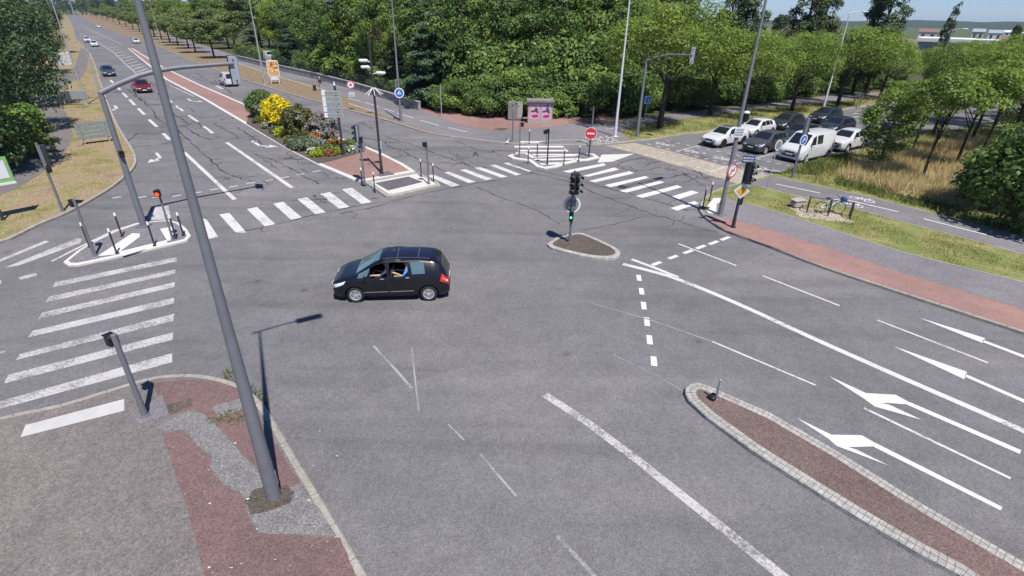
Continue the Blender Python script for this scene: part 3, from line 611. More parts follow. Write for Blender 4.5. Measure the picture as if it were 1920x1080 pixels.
def ped_box(parent, z, a, off=.14, lit=None, w=.2, h=.26, c=(0, 0)):
    R = Matrix.Rotation(a, 3, 'Z'); c0 = Vector((c[0], c[1], z))
    b = MB(); b.box(c0 + R @ Vector((off, 0, 0)), (.2, w, h), 0, M=R, bev=.03)
    b.box(c0 + R @ Vector((off + .13, 0, h / 2 - .02)), (.08, w * .9, .015), 0, M=R)
    b.box(c0 + R @ Vector((off / 2, 0, 0)), (off, .04, .05), 0, M=R)
    o = b.build('pedestrian_signal', 'black_plastic', parent, True)
    d = MB()
    if lit: d.disc(c0 + R @ Vector((off + .102, 0, -h * .08)), .05 if lit == 'green' else .085, R @ Vector((1, 0, 0)), 0, .012, 14)
    else: d.box(c0 + R @ Vector((off + .102, 0, 0)), (.012, w * .7, h * .7), 0, M=R, bev=.004)
    d.build('lens', {'red': 'lamp_red', 'green': 'lamp_green', None: 'lens_off'}[lit], o)
    return o
def post(parent, h, r=.055, m='pole_grey', name='pole', taper=1.0, base=True, x=0, y=0, z0=0):
    b = MB(); b.tube([(x, y, z0 - .05), (x, y, z0 + h * .5), (x, y, z0 + h)], [r, r * (1 + taper) / 2, r * taper], 0, 12)
    if base: b.tube([(x, y, z0), (x, y, z0 + .04)], r * 1.9, 0, 12); b.tube([(x, y, z0), (x, y, z0 + .5)], [r * 1.22, r * 1.2], 0, 12)
    return b.build(name, m, parent, True)
def round_sign(parent, z, a, r, face, ring=None, off=.09, c=(0, 0), sym=None, back='sign_back', name='sign_disc'):
    R = Matrix.Rotation(a, 3, 'Z'); nrm = R @ Vector((1, 0, 0)); c0 = Vector((c[0], c[1], z)) + nrm * off
    b = MB(); b.disc(c0, r, nrm, 0, .02, 28); b.disc(c0 - nrm * .012, r * 1.01, nrm, 1, .012, 28)
    if ring: b.disc(c0 + nrm * .0115, r * .99, nrm, 2, .004, 28); b.disc(c0 + nrm * .015, r * .78, nrm, 0, .004, 28)
    for zz in (-.35, .35): b.box(c0 - nrm * (.02 + off / 2) + Vector((0, 0, zz * r)), (off, r * .9, .035), 1, M=R)
    ms = [face, back] + ([ring] if ring else [])
    if sym:
        for (x0, y0, x1, y1, w, m_) in sym:
            p0 = c0 + nrm * .019 + R @ Vector((0, x0 * r, 0)) + Vector((0, 0, y0 * r)); p1 = c0 + nrm * .019 + R @ Vector((0, x1 * r, 0)) + Vector((0, 0, y1 * r))
            d = (p1 - p0).normalized(); s_ = d.cross(nrm) * w * r / 2
            if m_ not in ms: ms.append(m_)
            b.add([p0 - s_, p1 - s_, p1 + s_, p0 + s_], [(0, 1, 2, 3)], ms.index(m_))
    return b.build(name, ms, parent)
def panel(parent, z, a, w, h, face, off=.08, name='sign_panel', text=None, border=None, c=(0, 0), back='sign_back', y=0, seed=0, textm='text_grey'):
    R = Matrix.Rotation(a, 3, 'Z'); c0 = Vector((c[0], c[1], z))
    def T(x, yy, zz): return c0 + R @ Vector((x, yy + y, zz))
    b = MB(); b.box(T(off, 0, 0), (.03, w, h), 0, M=R, bev=.006); b.box(T(off - .02, 0, 0), (.014, w * .98, h * .98), 1, M=R)
    ms = [face, back]
    if border:
        ms.append(border); b.box(T(off + .0165, 0, 0), (.004, w * .97, h * .9), 2, M=R); b.box(T(off + .0185, 0, 0), (.004, w * .93, h * .8), 0, M=R)
    o = b.build(name, ms, parent)
    if text:
        r_ = random.Random(seed); t = MB()
        for row in range(text):
            zz = h * (.5 - (row + .5) / text) * .75; x = -w * .40
            while x < w * .36:
                l = r_.uniform(.05, .14) * min(1, w)
                t.box(T(off + .022, -(x + l / 2), zz), (.003, l, h * .42 / text), 0, M=R); x += l + .035 * w
        t.build('lettering', textm, o)
    return o

def street_lamp(px, py, H_, label, r=.11, arm=2.0, aa=0.0, m='galv', head=True, zb=None, collars=True, plinth=True, tap=(.8, .56, .4), ring=2.6):
    z0 = Z1 if zb is None else zb
    p = g(px, py, z0); t = thing('street_lamp', label, 'street lamp', p, aa, 'tall street lamps along the roads')
    b = MB(); b.tube([(0, 0, -.05), (0, 0, H_ * .33), (0, 0, H_ * .66), (0, 0, H_)], [r, r * tap[0], r * tap[1], r * tap[2]], 0, 14)
    if plinth: b.tube([(0, 0, 0), (0, 0, .9)], [r * 1.12, r * 1.1], 0, 14); b.box((0, 0, .02), (r * 4, r * 4, .04))
    if collars: b.tube([(0, 0, ring), (0, 0, ring + .03)], r * .925, 0, 14)
    b.build('pole', m, t, True)
    d = MB(); d.box((r * .93, 0, .5), (.03, .1, .36), bev=.008); d.build('service_door', m, t)
    b = MB(); b.tube([(-.25, 0, H_ - .05), (0, 0, H_ - .02), (arm * .5, 0, H_ + .14), (arm, 0, H_ + .16)], [.035, .04, .036, .032], 0, 8); b.build('arm', m, t, True)
    if head:
        b = MB(); b.box((arm + .42, 0, H_ + .15), (.9, .34, .13), 0, bev=.05); o = b.build('lantern', 'pole_white', t, True)
        b = MB(); b.box((arm + .45, 0, H_ + .082), (.6, .26, .012)); b.build('lamp_glass', 'white_plastic', o)
    return t
LA = g(513, 930, Z1)
HA = 13.6
off = (HA - Z1) / math.tan(SUN_EL)
hd = g(583, 597) - g(485, 620)
street_lamp(513, 930, HA, 'tall tapered grey lamp post standing in the near left pavement', r=.155, tap=(.60, .34, .2), plinth=False, ring=.95, arm=max(1.2, hd.length - .6), aa=math.atan2(hd.y, hd.x), m='pole_grey')
tB = street_lamp(1350, 403, 12.6, 'tall galvanised lamp post at the right corner carrying a no turning sign', r=.125, arm=1.6, aa=aR + 1.57)
street_lamp(1153, 256, 12.5, 'pale lamp post at the far kerb between kiosk and mast signal', r=.125, arm=1.6, aa=-1.0, m='pole_white')
tD = street_lamp(752, 227, 12.5, 'grey lamp post carrying a blue cycle sign on the far verge', r=.125, arm=1.6, aa=-2.2)
street_lamp(497, 159, 14.0, 'grey lamp post beside the advertising poster', r=.125, arm=1.6, aa=-2.2, m='pole_pale')
street_lamp(163, 196, 11.5, 'thin grey lamp post beside the small dark panel on the left verge', r=.10, arm=1.4, aa=-.6, m='pole_pale')
street_lamp(189, 180, 11.5, 'thin grey lamp post standing just behind the mast arm signal', r=.10, arm=1.4, aa=-.6, m='pole_pale')
street_lamp(303, 86, 11.5, 'pale lamp post in the row of street trees', r=.11, arm=1.4, aa=-2.2, m='pole_pale')
street_lamp(203, 38, 11.5, 'farthest lamp post beside the avenue', r=.11, arm=1.4, aa=-2.2, m='pole_pale')
pb = g(1541, 212, Z1); street_lamp(1541, 212, hz(pb, 24) - Z1, 'white lamp post with curved arm behind the waiting cars', r=.12, arm=1.7, aa=.35, m='pole_white')
pb = g(1735, 196, Z1); street_lamp(1735, 196, hz(pb, 56) - Z1, 'pale lamp post with bright lantern among the right hand trees', r=.11, arm=1.6, aa=.3, m='pole_pale')

# signs carried by lamp posts stay part of that post
NT = [(-.25, -.5, -.25, .1, .16, 'text_dark'), (-.25, .1, .3, .1, .16, 'text_dark'), (.3, -.15, .3, .45, .14, 'text_dark'), (-.5, -.5, .5, .5, .1, 'sign_red')]
round_sign(tB, hz(g(1350, 403, Z1), 319) - Z1, cam_ang(g(1350, 403)) - tB.rotation_euler.z + .95, .38, 'sign_white', 'sign_red', .17, sym=NT)
panel(tB, hz(g(1350, 403, Z1), 247) - Z1, cam_ang(g(1350, 403)) - tB.rotation_euler.z + .5, .5, .5, 'sign_white', .16, text=3, seed=4)
round_sign(tD, hz(g(752, 227, Z1), 174) - Z1, cam_ang(g(752, 227)) - tD.rotation_euler.z + .2, .48, 'sign_blue', 'sign_white', .15, sym=[(-.4, -.15, .0, .2, .16, 'sign_white'), (0, .2, .4, -.15, .16, 'sign_white'), (-.4, -.15, .4, -.15, .18, 'sign_white'), (-.1, .35, .15, .35, .14, 'sign_white')])
panel(tD, hz(g(752, 227, Z1), 158) - Z1, cam_ang(g(752, 227)) - tD.rotation_euler.z - 1.9, .3, .75, 'sign_white', .2, name='sign_panel')

# traffic lights
def traffic_light(px, py, H_, label, z0, m='pole_grey', r=.06):
    p = g(px, py, z0); t = thing('traffic_light', label, 'traffic light', p, 0, 'traffic lights at the crossroads')
    post(t, H_, r, m); return t, p
p = g(1068, 454, .13); hh = hz(p, 320) - .13
t, p = traffic_light(1068, 454, hh, 'black three lamp signal on the teardrop island with green pedestrian light', .13)
signal_head(t, hh - .55, aR - .05, .17, 1.0, w=.25); signal_head(t, hh - .55, aR - .95, .17, 1.0, w=.25)
round_sign(t, hz(p, 385) - .13, cam_ang(p) + .15, .40, 'sign_back', 'sign_white', -.10, back='sign_back')
ped_box(t, hz(p, 404) - .13, cam_ang(p) - .1, .1, 'green', .2, .5)
p = g(1374, 426, Z1); hh = hz(p, 300) - Z1
t, p = traffic_light(1374, 426, hh, 'signal post with yellow priority diamond and blue street plate at the right corner', Z1, 'pole_dark', .075)
signal_head(t, hh - .55, aR - .05, .24, 1.05)
panel(t, hh + .05, cam_ang(p) + .2, .56, .34, 'plate_blue', .1, 'street_plate', 2, None, seed=9, textm='sign_white')
R = Matrix.Rotation(cam_ang(p) + .25, 3, 'Z'); zc = hz(p, 357) - Z1; b = MB()
for k, (s, m_) in enumerate(((.62, 0), (.56, 1), (.36, 2))):
    d = s * .7071; x = .1 + k * .011
    vs = [R @ Vector((xx, yy, zz)) + Vector((0, 0, zc)) for xx in (x, x + .01) for yy, zz in ((-d, 0), (0, -d), (d, 0), (0, d))]
    b.add(vs, [(3, 2, 1, 0), (4, 5, 6, 7), (0, 1, 5, 4), (1, 2, 6, 5), (2, 3, 7, 6), (3, 0, 4, 7)], m_)
b.build('priority_sign', ['sign_back', 'sign_white', 'sign_yellow'], t)
ped_box(t, hz(p, 377) - Z1, aR + 1.2, .1, None, .18, .4)
p = g(118, 396, Z1); hh = hz(p, 268) - Z1
t, p = traffic_light(118, 396, hh, 'signal with grey back on the dry verge at the left', Z1)
signal_head(t, hh - .6, .35, .22, 1.02, 'signal_grey', w=.28); ped_box(t, hz(p, 318) - Z1, .1, .12, None, .18, .3)
p = g(684, 345, .14); hh = hz(p, 232) - .14
t, p = traffic_light(684, 345, hh, 'signal post with grey round sign back on the red reservation', .14)
signal_head(t, hh - .6, aO + .25, .2, 1.02, 'signal_grey'); round_sign(t, hz(p, 276) - .14, aO + .2, .36, 'sign_back', None, .09, back='sign_back'); ped_box(t, hz(p, 262) - .14, aR, .14, None, .2, .36)
p = g(1485, 333, Z1); hh = hz(p, 222) - Z1
t, p = traffic_light(1485, 333, hh, 'signal seen from behind with round blue sign in front of the white van', Z1, 'pole_grey', .07)
signal_head(t, hh - .5, aBk + .1, .16, 1.1, 'signal_grey'); round_sign(t, hz(p, 262) - Z1, cam_ang(p) + .95, .36, 'sign_blue', 'sign_white', .1, sym=[(-.35, -.35, .3, .3, .2, 'sign_white'), (.3, .3, -.1, .3, .18, 'sign_white'), (.3, .3, .3, -.1, .18, 'sign_white')])

# cantilever signals
p = g(270, 424, .11); zt_ = hz(p, 172)
t = thing('mast_arm_signal', 'grey mast on the left island with long arm and hanging signal over the avenue', 'traffic light', (p.x, p.y, .11), 0, 'mast arm signals')
b = MB(); b.tube([(0, 0, -.05), (0, 0, 2), (0, 0, zt_ - .11)], [.15, .135, .105], 0, 14); b.box((0, 0, .02), (.5, .5, .04)); b.build('pole', 'pole_grey', t, True)
hsh = (zt_ + .3) / math.tan(SUN_EL); e0 = g(488, 352)
e0 = Vector((e0.x + az.x * hsh, e0.y + az.y * hsh, 0)); ax = e0 - Vector((p.x, p.y, 0)); La = ax.length; ad = math.atan2(ax.y, ax.x)
R = Matrix.Rotation(ad, 3, 'Z')
b = MB(); b.tube([R @ Vector((x, 0, z)) + Vector((0, 0, zt_ - .11)) for x, z in ((-.02, -.05), (La * .12, .25), (La * .28, .58), (La * .42, .76), (La * .6, .86), (La, .95))], [.125, .12, .11, .105, .10, .09], 0, 12); b.build('arm', 'pole_grey', t, True)
eo = R @ Vector((La, 0, 0))
signal_head(t, zt_ + .52, ad + math.pi / 2, .16, 1.35, 'signal_grey', w=.42, c=(eo.x, eo.y))
signal_head(t, hz(p, 345), aO, .24, .6, 'signal_black', w=.24); ped_box(t, hz(p, 300) + .2, aR + .2, .2, None, .2, .3)
p = g(1194, 256, Z1); zt_ = hz(p, 113)
t = thing('mast_arm_signal', 'grey mast at the far kerb with short curved arm reaching over the back road', 'traffic light', (p.x, p.y, Z1), 0, 'mast arm signals')
b = MB(); b.tube([(0, 0, -.05), (0, 0, zt_ - Z1)], [.15, .10], 0, 14); b.box((0, 0, .02), (.5, .5, .04)); b.build('pole', 'pole_grey', t, True)
ad = aBk - math.pi / 2; La = 4.0; R = Matrix.Rotation(ad + .25, 3, 'Z')
b = MB(); b.tube([R @ Vector((x, 0, z)) + Vector((0, 0, zt_ - Z1)) for x, z in ((0, -.05), (.9, .3), (2.0, .55), (La, .62))], [.095, .085, .075, .065], 0, 12); b.build('arm', 'pole_grey', t, True)
eo = R @ Vector((La, 0, 0)); signal_head(t, zt_ + .45, aBk + .75, .16, 1.3, 'signal_grey', w=.34, c=(eo.x, eo.y))
ped_box(t, hz(p, 190), aR + 2.6, .2, None, .22, .5)

# pedestrian signal posts
def ped_post(px, py, ty, label, a, z0, lit=None, m='pole_grey', r=.045):
    p = g(px, py, z0); h = hz(p, ty) - z0
    t = thing('pedestrian_light', label, 'pedestrian light', p, 0, 'pedestrian crossing lights'); post(t, h, r, m); ped_box(t, h - .18, a, .15, lit, .24, .3); return t
ped_post(272, 779, 628, 'grey crossing light post beside the white tactile strip', pxang((272, 779), (100, 700)) , Z1, r=.065)
ped_post(178, 479, 374, 'crossing light post at the left tip of the left island', pxang((178, 479), (60, 440)), .11, r=.055)
ped_post(324, 449, 353, 'crossing light post showing a red figure on the left island', cam_ang(g(324, 449)) - .35, .11, 'red', r=.042)
ped_post(804, 345, 265, 'crossing light post on the white central refuge', pxang((804, 345), (700, 372)), .12, r=.05)
ped_post(974, 294, 229, 'crossing light post on the left lobe of the far island', .2, .1, r=.045)
ped_post(1026, 308, 241, 'tall black crossing light post at the front of the far island', pxang((1026, 308), (960, 330)), .1, r=.05, m='pole_dark')
ped_post(1024, 270, 244, 'short crossing light post at the far kerb behind the far island', 2.8, Z1, r=.045)
ped_post(1107, 272, 200, 'grey post with small dark box behind the no entry sign', 3.3, Z1, r=.05)
# bollards
first = None
BOL = [(168, 463, 422, .11, 'at the left end of the left island'), (219, 475, 428, .11, 'near edge of the left island'), (229, 443, 399, .11, 'on the far edge of the left island left of the mast'), (290, 461, 416, .11, 'right of the mast on the left island'), (330, 447, 384, .11, 'right behind the red figure post'), (344, 442, 397, .11, 'at the right end of the left island'), (306, 425, 0, 0, ''),
       (703, 358, 322, .12, 'at the left corner of the white refuge'), (790, 331, 296, .12, 'behind the crossing light on the white refuge'), (813, 340, 305, .12, 'at the right corner of the white refuge'), (680, 349, 313, 0, 'beside the signal on the reservation nose'),
       (990, 305, 275, .1, 'on the left front edge of the far island'), (1007, 294, 266, .1, 'on the striped middle of the far island'), (1057, 308, 276, .1, 'on the right front edge of the far island'), (1085, 302, 273, .1, 'in front of the no entry sign'), (992, 269, 241, Z1, 'at the far kerb behind the far island'),
       (1318, 388, 349, Z1, 'nearest the zebra at the right corner'), (1330, 377, 338, Z1, 'behind its neighbour at the right corner')]
for x, y, ty, z0, w in BOL:
    if not w: continue
    p = g(x, y, z0)
    if first is None:
        first = thing('bollard', '', 'bollard', p, 0, 'thin dark bollards with white caps'); first['label'] = 'dark white capped bollard ' + w
        b = MB(); b.tube([(0, 0, -.03), (0, 0, 1.02)], .038, 0, 12); b.tube([(0, 0, 0), (0, 0, .03)], .075, 0, 12); b.build('post', 'pole_dark', first, True)
        b = MB(); b.tube([(0, 0, 1.0), (0, 0, 1.12), (0, 0, 1.16)], [.046, .046, .02], 0, 12); b.build('cap', 'sign_white', first, True)
    else: dup(first, p, 0, 'dark white capped bollard ' + w)

# signs on their own posts
def sign_post(px, py, ty, label, z0, r=.035, m='pole_pale', name='road_sign', cat='road sign'):
    p = g(px, py, z0); h = hz(p, ty) - z0; t = thing(name, label, cat, p, 0, 'road signs on posts'); post(t, h, r, m); return t, p, h
t, p, h = sign_post(1104, 293, 236, 'red no entry disc on a dark post on the far island', .1, .05, 'pole_dark')
round_sign(t, hz(p, 250) - .1, cam_ang(p) + .05, .42, 'sign_red', None, .07, sym=[(-.68, 0, .68, 0, .3, 'sign_white')])
b = MB(); b.tube([Vector((0, 0, hz(p, 250) - .1)) + Matrix.Rotation(cam_ang(p) + .05, 3, 'Z') @ Vector((.07, .43 * math.cos(k * .2618), .43 * math.sin(k * .2618))) for k in range(25)], .02, 0, 6); b.build('rim', 'sign_white', t)
t, p, h = sign_post(663, 207, 152, 'red ringed round sign with white plate beside the cycle path', Z1)
round_sign(t, hz(p, 159) - Z1, cam_ang(p), .42, 'sign_white', 'sign_red', .06, sym=[(-.25, 0, .25, 0, .45, 'text_dark')]); panel(t, hz(p, 177) - Z1, cam_ang(p), .62, .42, 'sign_white', .06, 'sub_plate', 2, None, seed=3)
t, p, h = sign_post(1207, 243, 178, 'small blue square sign with dark arrow beside the far mast', Z1)
panel(t, hz(p, 187) - Z1, cam_ang(p), .55, .7, 'sign_blue', .06, 'sign_panel', None, 'sign_white')
b = MB(); R = Matrix.Rotation(cam_ang(p), 3, 'Z'); zz = hz(p, 187) - Z1
b.add([R @ Vector((.087, y, z)) + Vector((0, 0, zz)) for y, z in ((-.14, -.2), (.1, -.2), (-.02, .0), (.12, .2), (-.12, .22))], [(0, 1, 2, 3, 4)]); b.build('arrow_symbol', 'text_dark', t)
t, p, h = sign_post(1437, 356, 262, 'pale round sign back on a thin leaning post beside the cycle path', Z1, .03, 'pole_pale')
round_sign(t, hz(p, 272) - Z1, cam_ang(p) + 1.0, .33, 'sign_back', 'sign_white', .06)
t, p, h = sign_post(828, 219, 158, 'bare thin pale pole at the edge of the wood', Z1, .045, 'pole_pale', 'pole', 'pole')
t, p, h = sign_post(961, 266, 206, 'dark bare post in a dark patch at the far kerb', Z1, .06, 'pole_grey', 'pole', 'pole')
t, p, h = sign_post(1342, 748, 708, 'broken stub of a thin bluish sign post on the narrow reservation', .14, .03, 'signal_grey', 'sign_stub', 'post')
for o in t.children: o.rotation_euler = (0.12, -.05, 0)
b = MB(); b.box((-.08, .02, .05), (.26, .2, .16), 0, .6, bev=.03); b.build('base_block', 'black_plastic', t, True)
# stacked direction sign
p = g(644, 291, .14); t = thing('direction_sign', 'stack of five pale direction panels on a dark post in the flower bed', 'direction sign', p, 0, 'direction signs')
h = hz(p, 160) - .14; post(t, h, .085, 'pole_dark')
a = cam_ang(p) - .12
for k, yy in enumerate((174, 185, 194.5, 204.5, 215.5)):
    zz = hz(p, yy) - .14
    o = panel(t, zz, a, 1.35, .32, 'panel_grey', .1, 'direction_panel', 1, None, y=-.28, seed=20 + k)
    R = Matrix.Rotation(a, 3, 'Z'); q = MB(); q.box(Vector((0, 0, zz)) + R @ Vector((.1, -1.02 + .29 + .05 - .05, 0)) * 0 + R @ Vector((.1, .52, 0)) * 0 + R @ Vector((.11, -.28 - .62, 0)) * 0 + R @ Vector((.02, -.82 + .0, 0)) , (.26, .24, .33), 0, M=R, bev=.01); q.build('panel_end', 'sign_white', o)
b = MB(); b.tube([(0, 0, h), (0, 0, h + .25)], [.08, .03], 0, 10); b.build('post_cap', 'sign_white', t, True)
# dark festive lighting mast
p = g(716, 325, .14); t = thing('lighting_mast', 'tall dark mast with white floodlights and splayed white brackets on the red reservation', 'lamp post', p)
h = hz(p, 68) - .14; post(t, h, .085, 'pole_dark', taper=.75)
for zy, s in ((114, (-.5, .15)), (126, (-.42, .12)), (136, (.55, -.1))):
    zz = hz(p, zy) - .14; b = MB(); b.tube([(0, 0, zz - .1), (s[0] * .6, s[1] * .6, zz)], .03, 0, 8); b.box((s[0], s[1], zz), (.55, .4, .16), 0, .4 if s[0] < 0 else -.4, bev=.05); b.build('floodlight', 'white_plastic', t, True)
zz = hz(p, 166) - .14; b = MB()
for k in range(8):
    a = k * math.pi / 4 + .3; b.tube([(0, 0, zz + .1), (.55 * math.cos(a), .55 * math.sin(a), zz - .35)], .022, 0, 6)
b.build('bracket_star', 'white_plastic', t)
b = MB(); b.box((.14, -.02, hz(p, 272) - .14), (.14, .22, .5), 0, bev=.02); b.build('control_box', 'signal_grey', t)
# large panels on the left verge
def two_post_panel(pts, w, h, z, rows, face, label, a=None, name='direction_sign', flip=False, text=None, back='sign_back', split=None, th=.05):
    p = g(*pts, Z1); t = thing(name, label, 'direction sign', p, a, 'direction signs')
    for s in (-.36, .36): post(t, z + h / 2, .05, 'pole_pale', y=w * s, x=-.07, base=False)
    for k in range(rows):
        zz = z + h / 2 - h * (k + .5) / rows
        for (y0, y1) in ([(-w / 2, w / 2)] if not split else [(-w / 2, w * split - .06), (w * split + .06, w / 2)]):
            b = MB(); b.box((0, (y0 + y1) / 2, zz), (th, y1 - y0, h / rows * .86), 0, bev=.012); b.box((-.04, (y0 + y1) / 2, zz), (.03, (y1 - y0) * .96, .06), 1)
            o = b.build('direction_panel', [face, back], t)
            if text:
                q = MB(); r_ = random.Random(k); x = y0 + .1
                while x < y1 - .4:
                    l = r_.uniform(.12, .3); q.box((.028 if text > 0 else -.028, x + l / 2, zz), (.004, l, h / rows * .4)); x += l + .1
                q.build('lettering', 'text_grey', o)
    return t
a = pxang((120, 130), (165, 200)) + .45
two_post_panel((124, 131), 2.9, 2.15, 1.75, 4, 'sign_white', 'white panel of four stacked boards with separate end pieces beside the dark trees', a, split=.22)
t = two_post_panel((184, 268), 2.3, 1.25, 1.0, 4, 'panel_slate', 'grey slatted back of a low direction board beside the mast', aL + .2)
t = two_post_panel((142, 197), 2.5, 1.0, 1.0, 1, 'panel_slate', 'small dark board with squares on the left verge', pxang((142, 197), (500, 600)) - .3)
b = MB()
for i in range(3):
    for j in range(2): b.box((.03, -.85 + i * .24, .86 + j * .28), (.01, .18, .2))
b.box((.027, -.62, 1.0), (.004, .9, .85)); b.build('number_grid', 'text_dark', t)
# white and green board at the picture's left edge
p = g(6, 412, Z1); t = thing('notice_board', 'green and white notice board cut by the left picture edge', 'notice board', p, pxang((6, 412), (300, 640)))
post(t, 2.3, .06, 'pole_dark'); b = MB(); b.box((.0, .1, 2.35), (.1, 1.9, 1.25), 0, bev=.02); o = b.build('board', 'sign_green', t)
b = MB(); b.box((.056, .1, 2.38), (.006, 1.6, .85), 0); b.build('poster', 'sign_white', o); b = MB(); b.box((.05, .1, 1.7), (.16, 1.9, .09), 0); b.build('ledge', 'sign_white', o)
# dark notice in far grass
p = g(1605, 199, Z1); t = thing('notice_board', 'small dark board on two legs in the grass behind the waiting cars', 'notice board', p, -1.2)
for s in (-.6, .6): post(t, 1.5, .05, 'pole_dark', y=s, base=False)
b = MB(); b.box((.03, 0, 1.25), (.06, 1.5, .75), 0, bev=.02); b.build('board', 'concrete_dark', t)
# advertising poster
p = g(517, 157, Z1); t = thing('advertising_panel', 'upright white framed advertising panel with warm poster on the far verge', 'advertising panel', p, cam_ang(p) + .15, 'poster panels')
for s in (-.55, .55): post(t, 1.0, .07, 'pole_white', y=s, base=False)
b = MB(); b.box((0, 0, 2.05), (.22, 1.6, 2.2), 0, bev=.05); o = b.build('frame', 'sign_white', t)
b = MB(); b.box((.115, 0, 2.1), (.012, 1.38, 1.9), 0); po = b.build('poster', mat('poster_warm', (.55, .33, .12), .4, 0, .5, 2.5), o)
r_ = random.Random(2); b = MB()
for k in range(26): b.disc((.123 + k * .0004, r_.uniform(-.5, .5), 2.1 + r_.uniform(-.5, .55)), r_.uniform(.08, .2), (1, 0, 0), k % 3, .003, 12)
b.build('poster_pattern', [mat('poster_orange', (.7, .2, .03), .4), mat('poster_cream', (.75, .6, .3), .4), mat('poster_brown', (.2, .09, .04), .4)], o)
b = MB(); b.box((0, 0, .72), (.18, 1.0, .42), 0, bev=.02); b.build('foot_panel', 'sign_white', t)
# poster kiosk
p = g(1012, 231, Z1); aK = cam_ang(p) + .06; t = thing('poster_kiosk', 'low concrete transformer kiosk with two pink posters in front of the wood', 'kiosk', p, aK)
b = MB(); b.box((-.6, 0, 1.0), (1.2, 2.45, 2.0), 0, bev=.02); b.build('wall', 'concrete', t)
b = MB(); b.box((-.55, 0, 2.1), (1.6, 2.75, .22), 0, bev=.03); b.build('roof', 'concrete_dark', t)
mat('poster_pink', (.62, .35, .5), .5, 0, .12, 3); mat('poster_magenta', (.40, .03, .12), .5, 0, .3, 3); mat('poster_teal', (.06, .25, .32), .5)
for s in (-.55, .58):
    b = MB(); b.box((.008, s, 1.08), (.014, .92, 1.45), 0); po = b.build('poster', 'poster_pink', t)
    q = MB(); r_ = random.Random(5)
    q.add([(.017, s + y, 1.08 + z) for y, z in ((-.40, -.05), (-.36, .12), (-.05, .16), (.02, .36), (.12, .42), (.26, .36), (.34, .12), (.42, -.1), (.3, -.14), (.05, .0), (-.2, -.06))], [tuple(range(11))], 0)
    q.add([(.019, s + y, 1.08 + z) for y, z in ((-.25, -.32), (.3, -.22), (.36, -.5), (.0, -.58), (-.3, -.52))], [(0, 1, 2, 3, 4)], 1)
    for k in range(7): q.box((.018, s - .3 + .09 * (k % 4) + .04 * k, 1.08 + .62 - .1 * (k // 3)), (.004, .07, .05), 1)
    if s > 0: q.box((.02, s + .12, 1.08 + .55), (.006, .28, .3), 2)
    q.build('poster_print', ['text_dark', 'poster_magenta', 'poster_teal'], po)
p2 = g(966, 226, Z1); t = thing('display_case', 'dark weathered cabinet beside the poster kiosk', 'cabinet', p2, aK + .05)
b = MB(); b.box((-.2, 0, .95), (.4, 1.5, 1.75), 0, bev=.03); b.build('case', 'concrete_dark', t); b = MB(); b.box((.006, .45, 1.0), (.012, .5, 1.4)); b.build('door', 'concrete', t)
# litter bin
p = g(1396, 232, Z1); t = thing('litter_bin', 'black litter bin with rounded white lid behind the front white cars', 'bin', p)
b = MB(); b.tube([(0, 0, 0), (0, 0, 1.05)], [.27, .31], 0, 14); b.build('body', 'black_plastic', t, True); b = MB(); b.sphere((0, 0, 1.1), .34, 0, 14, 8, (1, 1, .55)); b.build('lid', 'sign_white', t, True)
# bicycle stand + bicycle
p = g(1552, 402, Z1); aS = pxang((1520, 402), (1576, 411)); t = thing('bicycle_stand', 'dark hooped bicycle stand on sandy slabs beside the cycle path', 'bicycle stand', p, aS)
for x in (-1.05, -.0, 1.05):
    b = MB(); b.tube([(x, -.35, 0)] + [(x, .35 * -math.cos(k * math.pi / 8), .62 + .22 * math.sin(k * math.pi / 8)) for k in range(9)] + [(x, .35, 0)], .035, 0, 8); b.build('hoop', 'pole_dark', t, True)
b = MB(); b.tube([(-1.05, 0, .83), (1.05, 0, .83)], .02, 0, 8); b.build('rail', 'pole_dark', t, True)
def bicycle(p, a, label):
    t = thing('bicycle', label, 'bicycle', p, a)
    for x in (-.52, .52):
        b = MB(); b.tube([(x + .33 * math.cos(k * math.pi / 10), 0, .34 + .33 * math.sin(k * math.pi / 10)) for k in range(21)], .022, 0, 6, cap=False); o = b.build('tyre', 'black_plastic', t, True)
        b = MB()
        for k in range(8): b.tube([(x, 0, .34), (x + .31 * math.cos(k * math.pi / 4), 0, .34 + .31 * math.sin(k * math.pi / 4))], .004, 0, 4)
        b.tube([(x, -.05, .34), (x, .05, .34)], .025, 0, 8); b.build('spokes', 'galv', o)
    b = MB()
    for q in (((-.52, 0, .34), (-.1, 0, .33)), ((-.1, 0, .33), (-.2, 0, .82)), ((-.52, 0, .34), (-.17, 0, .72)), ((-.1, 0, .33), (.4, 0, .78)), ((-.18, 0, .74), (.38, 0, .84)), ((.36, 0, .92), (.52, 0, .34))): b.tube(q, .022, 0, 8)
    b.build('frame', 'white_plastic', t, True)
    b = MB(); b.box((-.22, 0, .88), (.26, .14, .06), 0, bev=.02); b.build('saddle', 'black_plastic', t, True)
    b = MB(); b.tube([(.33, -.28, 1.0), (.36, 0, .96), (.33, .28, 1.0)], .014, 0, 8); b.tube([(.36, 0, .9), (.36, 0, .97)], .018, 0, 8); b.build('handlebar', 'pole_dark', t, True)
    b = MB(); b.box((.62, 0, .84), (.24, .34, .22), 0, bev=.03); b.build('basket', 'plate_blue', t)
    b = MB(); b.tube([(-.1, -.09, .33), (-.1, .09, .33)], .02, 0, 8); b.box((-.02, -.14, .24), (.1, .08, .02)); b.box((-.18, .14, .42), (.1, .08, .02)); b.build('pedals', 'pole_dark', t)
bicycle(p + Vector((0.1, .16, 0)), aS + .45, 'white framed bicycle leaning in the hooped stand')
p = g(1494, 388, Z1); t = thing('stone_block', 'squat pale stone block left of the bicycle stand', 'stone', p, .3)
